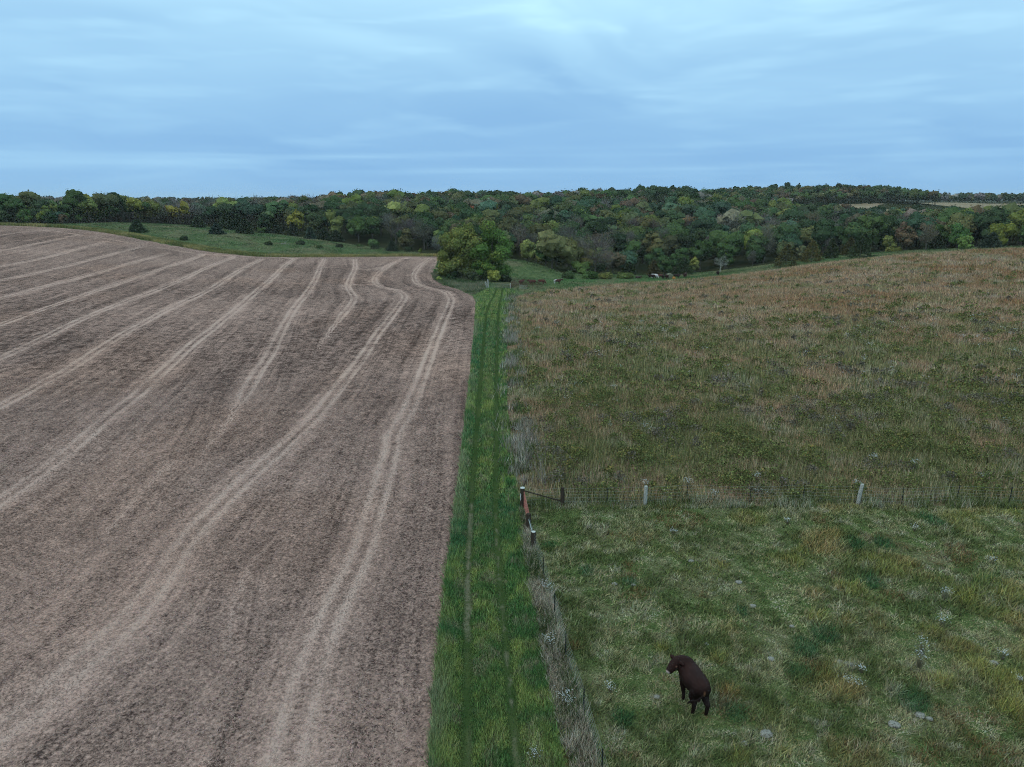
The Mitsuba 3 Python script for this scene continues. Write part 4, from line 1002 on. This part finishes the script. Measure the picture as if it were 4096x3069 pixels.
def fence_cross():
    key = fresh('wire_fence')
    tag(key, 'five wire cross fence between the paddock and the brown prairie', 'fence')
    line = [(0.7, 43.9, 1.42), (3.4, 44.3, 1.28), (6.4, 44.25, 1.25), (9.0, 44.4, 1.33), (11.9, 44.8, 1.22), (16.1, 44.5, 1.25), (19.8, 44.8, 1.25), (23.4, 44.5, 1.45), (26.2, 44.2, 1.3), (30.1, 44.6, 1.3), (33.5, 44.3, 1.3), (38.5, 44.3, 1.3)]
    part(key, 'post', post_mesh(0.7, 43.9, 1.42, 0.155), 'm_wood', label='thick dark corner post with a white cap')
    part(key, 'post_cap', tube([top_of(0.7, 43.9, 1.421), top_of(0.7, 43.9, 1.46), top_of(0.7, 43.9, 1.475)], [0.165, 0.16, 0.12], 12), 'm_cap')
    part(key, 'sign_strip', tube([top_of(0.57, 43.74, 0.62), top_of(0.57, 43.74, 1.08)], [0.035, 0.035], 4), 'm_cap')
    part(key, 'post', post_mesh(3.4, 44.3, 1.28, 0.13), 'm_wood', label='dark post at the foot of the slanting brace')
    part(key, 'brace_pole', rod(top_of(0.85, 43.9, 1.22), top_of(3.3, 44.25, 0.32), 0.045), 'm_wood')
    part(key, 'post', post_mesh(9.0, 44.4, 1.33, 0.125), 'm_weathered', label='weathered grey post')
    part(key, 'post', post_mesh(23.4, 44.5, 1.45, 0.12, (0.16, 0)), 'm_weathered', label='whitish post leaning to the right')
    for i, lean in ((2, 0), (4, 0), (5, 0), (6, 0.03), (8, 0.03), (9, 0.12), (10, 0.05), (11, 0.0)):
        t_post(key, line[i][0], line[i][1], line[i][2], (lean, 0))
    for k in range(5):
        hh = 0.30 + 0.235 * k
        for (x0, y0, _), (x1, y1, _) in zip(line[:-1], line[1:]):
            part(key, 'wire', rod(top_of(x0, y0 - 0.02, hh), top_of(x1, y1 - 0.02, hh), 0.0052, 3, 0.012, 4), 'm_wire', smooth=True)


def red_gate():
    key = fresh('tube_gate')
    tag(key, 'rusty red tube gate seen edge on between two dark posts', 'gate')
    a, b = np.array([0.80, 43.70]), np.array([1.05, 40.42])
    for hh in (0.22, 0.42, 0.62, 0.82, 1.02, 1.24):
        part(key, 'rail', rod(top_of(*a, hh), top_of(*b, hh), 0.026), 'm_rust')
    for t in (0.0, 0.33, 0.67, 1.0):
        q = a * (1 - t) + b * t
        part(key, 'upright', rod(top_of(*q, 0.2), top_of(*q, 1.26), 0.022), 'm_rust')


def far_gate():
    key = fresh('tube_gate')
    tag(key, 'pale green tube gate across the far end of the lane', 'gate')
    y = 196.2
    for hh in (0.25, 0.47, 0.69, 0.91, 1.13, 1.36):
        part(key, 'rail', rod(top_of(-6.0, y, hh), top_of(-0.9, y, hh), 0.035), 'm_gate_tube')
    for x in (-6.0, -4.3, -2.6, -0.9):
        part(key, 'upright', rod(top_of(x, y, 0.22), top_of(x, y, 1.40), 0.035), 'm_gate_tube')
    key = fresh('gate_post')
    tag(key, 'tall grey weathered post at the left of the far gate', 'post')
    part(key, 'shaft', post_mesh(-6.55, 196.1, 2.3, 0.19, (-0.12, 0)), 'm_weathered')
    part(key, 'side_log', post_mesh(-6.95, 196.0, 1.75, 0.15, (-0.35, 0)), 'm_weathered')
    key = fresh('gate_post')
    tag(key, 'short pale post at the right of the far gate', 'post')
    part(key, 'shaft', post_mesh(-0.45, 196.0, 1.35, 0.13), 'm_weathered')
    part(key, 'cap', tube([top_of(-0.45, 196.0, 1.351), top_of(-0.45, 196.0, 1.42)], [0.14, 0.10], 10), 'm_cap')
    # the corral of rusty panels
    key = fresh('corral_panel_fence')
    tag(key, 'rust brown corral panels right of the far gate', 'fence')
    runs = [((-0.3, 197.0), (4.2, 198.5)), ((4.2, 198.5), (8.6, 200.5)), ((-0.3, 197.0), (0.8, 204.5)), ((0.8, 204.5), (5.2, 206.0)), ((5.2, 206.0), (9.4, 207.0))]
    for a, b in runs:
        a, b = np.array(a), np.array(b)
        for hh in (0.35, 0.65, 0.95, 1.25, 1.62):
            part(key, 'rail', rod(top_of(*a, hh), top_of(*b, hh), 0.036, 6), 'm_old_steel')
        for t in (0.02, 0.34, 0.66, 0.98):
            q = a * (1 - t) + b * t
            part(key, 'upright', rod(top_of(*q, 0.05), top_of(*q, 1.68), 0.045, 6), 'm_old_steel')
    key = fresh('slatted_rack')
    tag(key, 'bleached white slatted rack standing in front of the corral panels', 'rack')
    for k in range(7):
        x = 2.0 + 0.30 * k
        part(key, 'slat', rod(top_of(x, 195.0, 0.05), top_of(x + 0.07 * (-1) ** k, 195.1, (0.95 + 0.12 * (k % 3)) if k else 1.6), 0.042, 6), 'm_bleached')
    part(key, 'rail', rod(top_of(1.95, 194.97, 0.25), top_of(4.1, 194.97, 0.25), 0.03, 6), 'm_bleached')
    part(key, 'rail', rod(top_of(1.95, 194.97, 0.85), top_of(4.1, 194.97, 0.85), 0.03, 6), 'm_bleached')


fence_lane()
fence_cross()
red_gate()
far_gate()


# ---------------------------------------------------------------- cattle
def ball(p, r, n=18):
    return m3.Manifold.sphere(r, n).translate([float(a) for a in p])


def chain(joints, n=18):
    """Bones between following (point, radius) joints, each the hull of its two balls."""
    b = [ball(p, r, n) for p, r in joints]
    return [m3.Manifold.batch_hull([u, v]) for u, v in zip(b[:-1], b[1:])]


def cow_mesh(fine, head='level', bull=False, lying=False, step=0.0, tail=((-0.95, 0, 1.18), (-1.04, 0, 0.85), (-1.05, 0.02, 0.45)), turn=0.0):
    """One continuous body, facing +x, feet on z = 0. head: level, graze or back (turned to its left)."""
    k = 1.12 if bull else 1.0
    drop = -0.62 if lying else 0.0
    bones = []
    body = [((-0.80, 0, 1.10), 0.25), ((-0.55, 0, 1.06), 0.335), ((-0.1, 0, 0.97), 0.40 * k), ((0.35, 0, 0.98), 0.385 * k), ((0.62, 0, 1.02), 0.34 * k), ((0.86, 0, 1.02), 0.27 * k)]
    if bull:
        body = [((-0.82, 0, 1.15), 0.29), ((-0.55, 0, 1.12), 0.39), ((-0.1, 0, 1.08), 0.43), ((0.35, 0, 1.08), 0.43), ((0.62, 0, 1.12), 0.41), ((0.80, 0, 1.06), 0.34)]
    bones += chain(body)
    bones += chain([((-0.68, 0.15, 1.16), 0.20), ((-0.62, -0.15, 1.16), 0.20)])
    bones += chain([((-0.75, 0, 1.20), 0.15), ((0.0, 0, 1.20), 0.16), ((0.55, 0, 1.26 + 0.06 * bull), 0.17), ((0.9, 0, 1.18 + 0.08 * bull), 0.17)])
    bones += chain([((0.78, 0, 0.80), 0.22), ((0.35, 0, 0.72), 0.2)])
    if head == 'graze':
        neck = [((0.85, 0, 1.08), 0.26), ((1.15, 0, 0.78), 0.19), ((1.32, 0, 0.48), 0.15)]
        hd = [((1.34, 0, 0.46), 0.155), ((1.42, 0, 0.28), 0.125), ((1.46, 0, 0.10), 0.085)]
        up, side, out = np.array([0.94, 0, 0.35]), np.array([0, 1.0, 0]), np.array([0.35, 0, -0.9])
    elif head == 'back':
        neck = [((0.70, 0.0, 1.18), 0.37), ((0.90, 0.08, 1.30), 0.35), ((0.98, 0.22, 1.38), 0.29), ((0.97, 0.34, 1.41), 0.24)]
        hd = [((0.98, 0.36, 1.44), 0.235), ((0.93, 0.50, 1.36), 0.225), ((0.86, 0.68, 1.22), 0.165), ((0.85, 0.71, 1.19), 0.155)]
        out = np.array([-0.22, 0.86, -0.45]); out /= np.linalg.norm(out)
        up = np.array([-0.08, 0.42, 0.90]); up -= out * (up @ out); up /= np.linalg.norm(up)
        side = np.cross(up, out)
    else:
        neck = [((0.85, 0, 1.12), 0.26), ((1.15, 0, 1.28), 0.19), ((1.30, 0, 1.36), 0.16)]
        hd = [((1.32, 0, 1.37), 0.16), ((1.48, 0, 1.25), 0.125), ((1.66, 0, 1.10), 0.085)]
        up, side, out = np.array([0.55, 0, 0.83]), np.array([0, 1.0, 0]), np.array([0.8, 0, -0.6])
    bones += chain(neck) + chain(hd)
    poll = np.array(hd[0][0])
    for s in (-1, 1):
        root = poll + side * s * 0.12 + up * 0.07
        e = 1.35 if bull else 1.0
        bones += chain([(root, 0.045), (root + side * s * 0.15 * e + up * 0.02, 0.06 * e), (root + side * s * 0.26 * e + up * 0.0, 0.022)], 10)
        if not lying:
            w = 0.22
            d = step * s
            bones += chain([((-0.62, s * 0.17, 1.0), 0.25), ((-0.52, s * w, 0.76), 0.17 * k), ((-0.64 + 0.4 * d, s * w, 0.58), 0.12 * k), ((-0.80 + d, s * w, 0.47), 0.082 * k), ((-0.74 + d, s * w, 0.16), 0.062 * k), ((-0.70 + d, s * w, 0.05), 0.07)])
            bones += chain([((0.58, s * 0.18, 0.92), 0.22), ((0.60, s * 0.22, 0.66), 0.13), ((0.62 - 0.6 * d, s * 0.21, 0.38), 0.078), ((0.61 - d, s * 0.21, 0.14), 0.056), ((0.64 - d, s * 0.21, 0.05), 0.068)])
        else:
            bones += chain([((-0.55, s * 0.22, 0.95), 0.24), ((-0.25, s * 0.40, 0.78), 0.15), ((-0.6, s * 0.5, 0.70), 0.08), ((-0.2, s * 0.52, 0.69), 0.06)])
            bones += chain([((0.6, s * 0.2, 0.85), 0.18), ((0.75, s * 0.26, 0.72), 0.10), ((0.5, s * 0.28, 0.68), 0.07)])
    bones += chain([(p, r) for p, r in zip(tail, (0.055, 0.035, 0.030, 0.05, 0.03)[:len(tail)])], 10)
    if bull:
        bones += chain([((-0.50, 0, 0.72), 0.09), ((-0.52, 0, 0.52), 0.085)], 12)
    m = m3.Manifold.batch_boolean(bones, m3.OpType.Add).refine_to_length(fine)
    q = m.to_mesh()
    t = trimesh.Trimesh(q.vert_properties[:, :3], q.tri_verts, process=True)
    trimesh.smoothing.filter_taubin(t, lamb=0.5, nu=0.52, iterations=10 if fine < 0.06 else 3)
    v = np.array(t.vertices)
    v[:, 2] += drop
    frame = (poll + [0, 0, drop], np.array(hd[-1][0]) + [0, 0, drop], up, side, out)
    return v, np.array(t.faces), frame


def place(v, x, y, heading, scale=1.0):
    """heading in degrees, counter-clockwise from +x."""
    a = math.radians(heading)
    R = np.array([[math.cos(a), -math.sin(a), 0], [math.sin(a), math.cos(a), 0], [0, 0, 1]])
    return scale * v @ R.T + [x, y, float(surface([(x, y)])[0])]


def bull():
    tail = ((-0.96, 0.0, 1.22), (-1.10, 0.10, 1.02), (-1.08, 0.30, 0.86), (-0.92, 0.46, 0.78), (-0.82, 0.56, 0.66))
    v, f, (poll, nose, up, side, out) = cow_mesh(0.030, 'back', bull=True, step=0.13, tail=tail)
    v = v * [0.80, 1.08, 1.08]
    c = np.tile([0.0125, 0.0055, 0.0046], (len(v), 1))
    poll, nose = poll * [0.80, 1.08, 1.08], nose * [0.80, 1.08, 1.08]
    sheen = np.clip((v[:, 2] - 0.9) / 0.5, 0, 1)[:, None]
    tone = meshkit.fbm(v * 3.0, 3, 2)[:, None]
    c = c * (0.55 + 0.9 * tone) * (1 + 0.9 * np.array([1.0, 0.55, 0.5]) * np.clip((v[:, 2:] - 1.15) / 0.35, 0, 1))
    def spot(p, r, colour, soft=0.5, stretch=(1, 1, 1)):
        nonlocal c
        w = np.clip((r - np.linalg.norm((v - p) * stretch, axis=1)) / (r * soft), 0, 1)[:, None]
        c = c * (1 - w) + np.array(colour) * w
    spot(nose + out * 0.14, 0.125, (0.46, 0.33, 0.30), 0.35)
    head_mid = poll * 0.55 + nose * 0.45
    for s in (-1, 1):
        spot(head_mid + side * s * 0.20 + up * 0.06, 0.062, (0.22, 0.10, 0.07), 0.5)
    spot(np.array([-0.88, 0.02, 1.20]), 0.115, (0.17, 0.068, 0.035), 0.8, (1, 1.9, 0.8))
    spot(np.array([-0.85, 0.02, 1.06]), 0.06, (0.15, 0.075, 0.045), 0.6)
    spot(np.array([-0.43, 0.0, 0.50]), 0.11, (0.15, 0.07, 0.055), 0.8)
    heading, x, y = 103, 7.38, 24.75
    key = fresh('bull')
    tag(key, 'dark brown bull standing in the paddock with its head turned back to its left', 'bull')
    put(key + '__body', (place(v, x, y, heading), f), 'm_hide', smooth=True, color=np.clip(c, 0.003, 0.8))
    for s, name in ((-1, 'ear_tag'),):
        root = poll + side * s * 0.30 + up * 0.02
        best = min((-1, 1), key=lambda s: place((poll + side * s * 0.3)[None], 0, 0, heading)[0][1])
        root = poll + side * best * 0.30 + up * 0.07 + out * 0.085
        b = trimesh.creation.box((0.085, 0.014, 0.085))
        basis = np.column_stack([side, out, up])
        q = b.vertices @ basis.T + root
        put(key + '__ear_tag', (place(q, x, y, heading), b.faces), 'm_green_tag')


DARK, RED, WHITE = (0.026, 0.013, 0.011), (0.075, 0.022, 0.018), (0.52, 0.47, 0.46)


def cow(x, y, heading, colour, label, head='graze', lying=False, paint=None, scale=0.95, group=None):
    v, f, (poll, nose, up, side, out) = cow_mesh(0.13, head, lying=lying, step=0.05)
    c = np.asarray(colour) * (0.75 + 0.5 * meshkit.fbm(v * 2.5 + x, 2, 3)[:, None])
    if paint is not None:
        c = np.where(paint(v, poll, nose)[:, None], np.array(WHITE), c)
    key = fresh('cow')
    tag(key, label, 'cow', group)
    put(key + '__body', (place(v, x, y, heading, scale), f), 'm_hide', smooth=True, color=np.clip(c, 0.003, 0.8))
    return key, poll, side, up, out


bull()
cow(2.7, 206.9, 60, RED, 'dark red cow behind the corral panels, nearest the far gate', 'level', scale=1.0)
cow(6.0, 208.6, 185, RED, 'dark red cow lying along the corral panels, middle one of three', 'level', scale=1.0, lying=False)
cow(8.7, 211.8, 5, (0.10, 0.030, 0.022), 'red brown cow standing behind the right end of the corral', 'graze', scale=1.0)
k, poll, side, up, out = cow(13.6, 214.5, 8, (0.075, 0.028, 0.022), 'brown and white horned cow standing on the green grass right of the corral', 'level', scale=1.05,
                             paint=lambda v, poll, nose: ((v[:, 0] < -0.62) & (v[:, 2] < 1.2) & (v[:, 1] < 0.2)) | ((v[:, 2] > 1.27) & (v[:, 0] < -0.2) & (v[:, 0] > -0.7)) | ((v[:, 2] < 0.45) & (v[:, 0] < 0)))
for s in (-1, 1):
    a = poll + side * s * 0.10 + up * 0.10
    q, g = tube([a, a + side * s * 0.22 + up * 0.04, a + side * s * 0.42 + up * 0.16, a + side * s * 0.50 + up * 0.34], [0.035, 0.032, 0.022, 0.008], 6)
    put(f'{k}__{"horn" if s < 0 else "horn_001"}', (place(q, 13.6, 214.5, 8, 1.05), g), 'm_cap', smooth=True)
HERD = 255
cow(45.2, 256, 25, (0.05, 0.026, 0.022), 'dark cow lying apart on the grass, leftmost of the herd', 'level', lying=True, scale=1.02)
cow(49.7, 254.5, 0, DARK, 'near black cow broadside, second from the left of the herd', 'graze', scale=1.13)
cow(51.5, 258.5, -25, (0.50, 0.44, 0.43), 'white cow behind the near black cows', 'graze', scale=1.13)
cow(54.2, 260.5, 175, (0.085, 0.028, 0.022), 'reddish cow behind the white cow and the hay bale', 'level', scale=1.02)
cow(53.6, 253.6, 78, DARK, 'near black cow in front of the hay bale, its rump to the lane', 'graze', scale=1.13)
cow(55.0, 253.9, 100, (0.035, 0.016, 0.013), 'dark brown cow close against the one in front of the hay bale', 'graze', scale=1.13)
cow(59.0, 256.0, 10, DARK, 'near black cow with a white face right of the hay bale', 'level', scale=1.13, paint=lambda v, poll, nose: np.linalg.norm(v - nose, axis=1) < 0.22)
cow(63.0, 260.0, 65, (0.042, 0.016, 0.014), 'dark brown cow seen from behind at the right of the herd', 'level', scale=1.27)
cow(75.6, 262.5, 262, DARK, 'near black cow standing alone to the right of the herd, facing the camera', 'level', scale=1.13)


def hay():
    key = fresh('hay_bale')
    c = trimesh.creation.cylinder(radius=0.95, height=1.5, sections=28)
    c = c.subdivide().subdivide()
    v = np.array(c.vertices)
    v = v * (1 + 0.05 * (meshkit.fbm(v * 4, 3, 6)[:, None] - 0.5))
    v = v[:, [0, 2, 1]] * [1, 1, 1]
    f = c.faces[:, ::-1]
    x, y = 57.0, 258.5
    a = math.radians(12)
    R = np.array([[math.cos(a), -math.sin(a), 0], [math.sin(a), math.cos(a), 0], [0, 0, 1]])
    w = v @ R.T + [x, y, float(surface([(x, y)])[0]) + 0.9]
    tone = 0.7 + 0.6 * meshkit.fbm(v * 7, 3, 8)[:, None]
    put(key, (w, f), 'm_vertex', smooth=40, label='pale grey round hay bale among the cattle', category='hay bale', color=None) if False else put(key, (w, f), 'm_vertex', smooth=True, color=np.clip(np.array([0.185, 0.175, 0.125]) * tone, 0, 1), label='pale grey round hay bale among the cattle', category='hay bale')
    key = fresh('hay_heap')
    s = trimesh.creation.icosphere(subdivisions=3)
    v = np.array(s.vertices)
    v = v * [0.62, 0.55, 0.62] * (1 + 0.5 * (meshkit.fbm(v * 2.5, 3, 9)[:, None] - 0.5))
    x, y = 57.3, 252.6
    put(key, (v + [x, y, float(surface([(x, y)])[0]) + 0.32], s.faces), 'm_vertex', smooth=True, color=np.clip(np.array([0.36, 0.17, 0.055]) * (0.6 + 0.8 * meshkit.fbm(v * 6, 3, 1)[:, None]), 0, 1),
        label='small orange brown heap of hay at the feet of the cattle', category='hay heap')


hay()


# ---------------------------------------------------------------- small things in the grass
def pats():
    spots = [(9.8, 23.1, .24, 'large pale cracked dung pat, biggest of those in the paddock'), (8.8, 22.6, .15, 'small round pale dung pat left of the biggest one'), (12.2, 32.0, .17, 'pale dung pat in grass halfway to the cross fence'),
             (13.5, 30.2, .13, None), (11.6, 27.7, .18, None), (14.6, 27.5, .17, None), (14.95, 27.35, .2, None), (16.3, 24.7, .15, None), (16.3, 24.1, .19, None), (16.55, 23.9, .13, None), (15.0, 23.6, .22, None),
             (6.0, 25.2, .14, 'pale dung pat left of the bull'), (12.2, 34.3, .18, None), (9.0, 28.8, .13, None), (10.2, 36.6, .16, None), (21.4, 27.4, .2, None), (5.5, 34.1, .16, None), (6.5, 34.0, .13, None)]
    NTH = 'leftmost second third fourth fifth sixth seventh eighth ninth tenth eleventh twelfth thirteenth fourteenth fifteenth sixteenth seventeenth rightmost'.split()
    order = sorted(spots, key=lambda s: s[0] / s[1])
    for x, y, R, label in spots:
        n = NTH[order.index((x, y, R, label))]
        label = label or ('pale grey dried dung pat, ' + (n if n in ('leftmost', 'rightmost') else n + ' from left') + ' of all in the paddock')
        r = np.random.default_rng(int(x * 100 + y * 10))
        s = trimesh.creation.icosphere(subdivisions=3)
        v = np.array(s.vertices)
        n = meshkit.fbm(v * 2.2 + x, 3, 4)[:, None] - 0.5
        v = v * (1 + 0.55 * n) * [R, R * 0.85, R * 0.42]
        v[:, 2] = np.maximum(v[:, 2], -0.02)
        z = float(surface([(x, y)])[0])
        put(fresh('dung_pat'), (v + [x, y, z + 0.05], s.faces), 'm_dung', smooth=True, label=label, category='dung pat', group='dried dung pats in the paddock')


def asters():
    spots = [(1.8, 32.9, .9), (1.7, 28.4, .8), (2.1, 24.8, .7), (2.3, 24.6, .5), (0.8, 21.8, .5), (17.9, 27.1, .95), (18.6, 28.1, .9), (20.7, 30.1, .7), (22.3, 32.6, .7), (15.2, 26.8, .4), (14.2, 25.9, .5), (14.5, 25.75, .5),
             (4.1, 25.5, .5), (12.5, 46.8, 1.0), (13.9, 45.2, .7), (17.8, 48.2, .8), (9.5, 47.1, .7), (9.9, 39.9, .4), (17.5, 41.4, .45), (25.0, 40.4, .45), (21.6, 26.0, .5), (27.1, 36.3, .5), (22.0, 27.7, .5), (30.5, 50.5, 1.0), (28.2, 52, .9), (34, 48, .9), (24.5, 47, .8)]
    NTH = 'leftmost second third fourth fifth sixth seventh eighth ninth tenth eleventh twelfth thirteenth fourteenth fifteenth sixteenth'.split()
    zone = lambda x, y: 'by the fence along the lane' if x < 3 else 'along the cross fence' if y > 44 else 'in the paddock grass'
    ranks = {w: sorted([s for s in spots if zone(*s[:2]) == w], key=lambda s: s[1] if s[0] < 3 else s[0] / s[1]) for w in {zone(*s[:2]) for s in spots}}
    for x, y, h in spots:
        r = np.random.default_rng(int(x * 91 + y * 13))
        key = fresh('aster_plant')
        z = float(surface([(x, y)])[0])
        n = int(26 + 40 * h)
        q = r.normal(size=(n, 2)) * 0.12 * (0.6 + h)
        top = np.column_stack([q, h * (0.62 + 0.38 * r.random(n))])
        where = zone(x, y)
        nth = ranks[where].index((x, y, h))
        rank = ('nearest one' if nth == 0 else f'{NTH[nth]} from the camera end') if x < 3 else ('leftmost one' if nth == 0 else f'{NTH[nth]} from left')
        label = f'white flowered bushy weed {where}, {rank}'
        ang = np.arange(6) * np.pi / 3
        disc = np.stack([np.cos(ang), np.sin(ang), 0 * ang], -1)
        size = 0.011 + 0.0002 * y
        v = (top[:, None] + disc[None] * size * r.uniform(0.6, 1.3, (n, 1, 1)) + np.array([0, 0, 1]) * 0.4 * size * r.normal(size=(n, 6, 1))).reshape(-1, 3)
        b = np.arange(n)[:, None] * 6
        f = np.vstack([b + t for t in ([0, 1, 2], [0, 2, 3], [0, 3, 4], [0, 4, 5])])
        put(key + '__flowers', (v + [x, y, z], f), 'm_vertex', kind='stuff', color=np.clip(np.repeat(np.array([0.56, 0.55, 0.56]) * r.uniform(0.75, 1.1, (n, 1)), 6, axis=0), 0, 0.8))
        root = np.column_stack([q * 0.15, 0 * q[:, :1]])
        d = top - root
        side = np.cross(d, [0.3, 0.7, 0.1]); side /= np.linalg.norm(side, axis=1, keepdims=True)
        v = np.stack([root - side * 0.006, root + side * 0.006, top], 1).reshape(-1, 3)
        put(key + '__stems', (v + [x, y, z], np.arange(3 * n).reshape(-1, 3)), 'm_vertex', kind='stuff', color=np.tile([0.13, 0.11, 0.07], (3 * n, 1)))
        tag(key, label, 'wildflower', 'white flowered weeds ' + where)


pats()
asters()

# ---------------------------------------------------------------- the air
scene['air'] = {'type': 'homogeneous', 'albedo': {'type': 'rgb', 'value': (0.95, 0.95, 0.95)}, 'sigma_t': HAZE}
scene['haze'] = {'type': 'cube', 'to_world': T().translate([0, 0, 20]).scale([6800, 6800, 45]), 'bsdf': {'type': 'null'}, 'interior': {'type': 'ref', 'id': 'air'}}
tag('haze', 'faint haze in the air over the far hills', kind='stuff')
scene['camera']['medium'] = {'type': 'ref', 'id': 'air'}
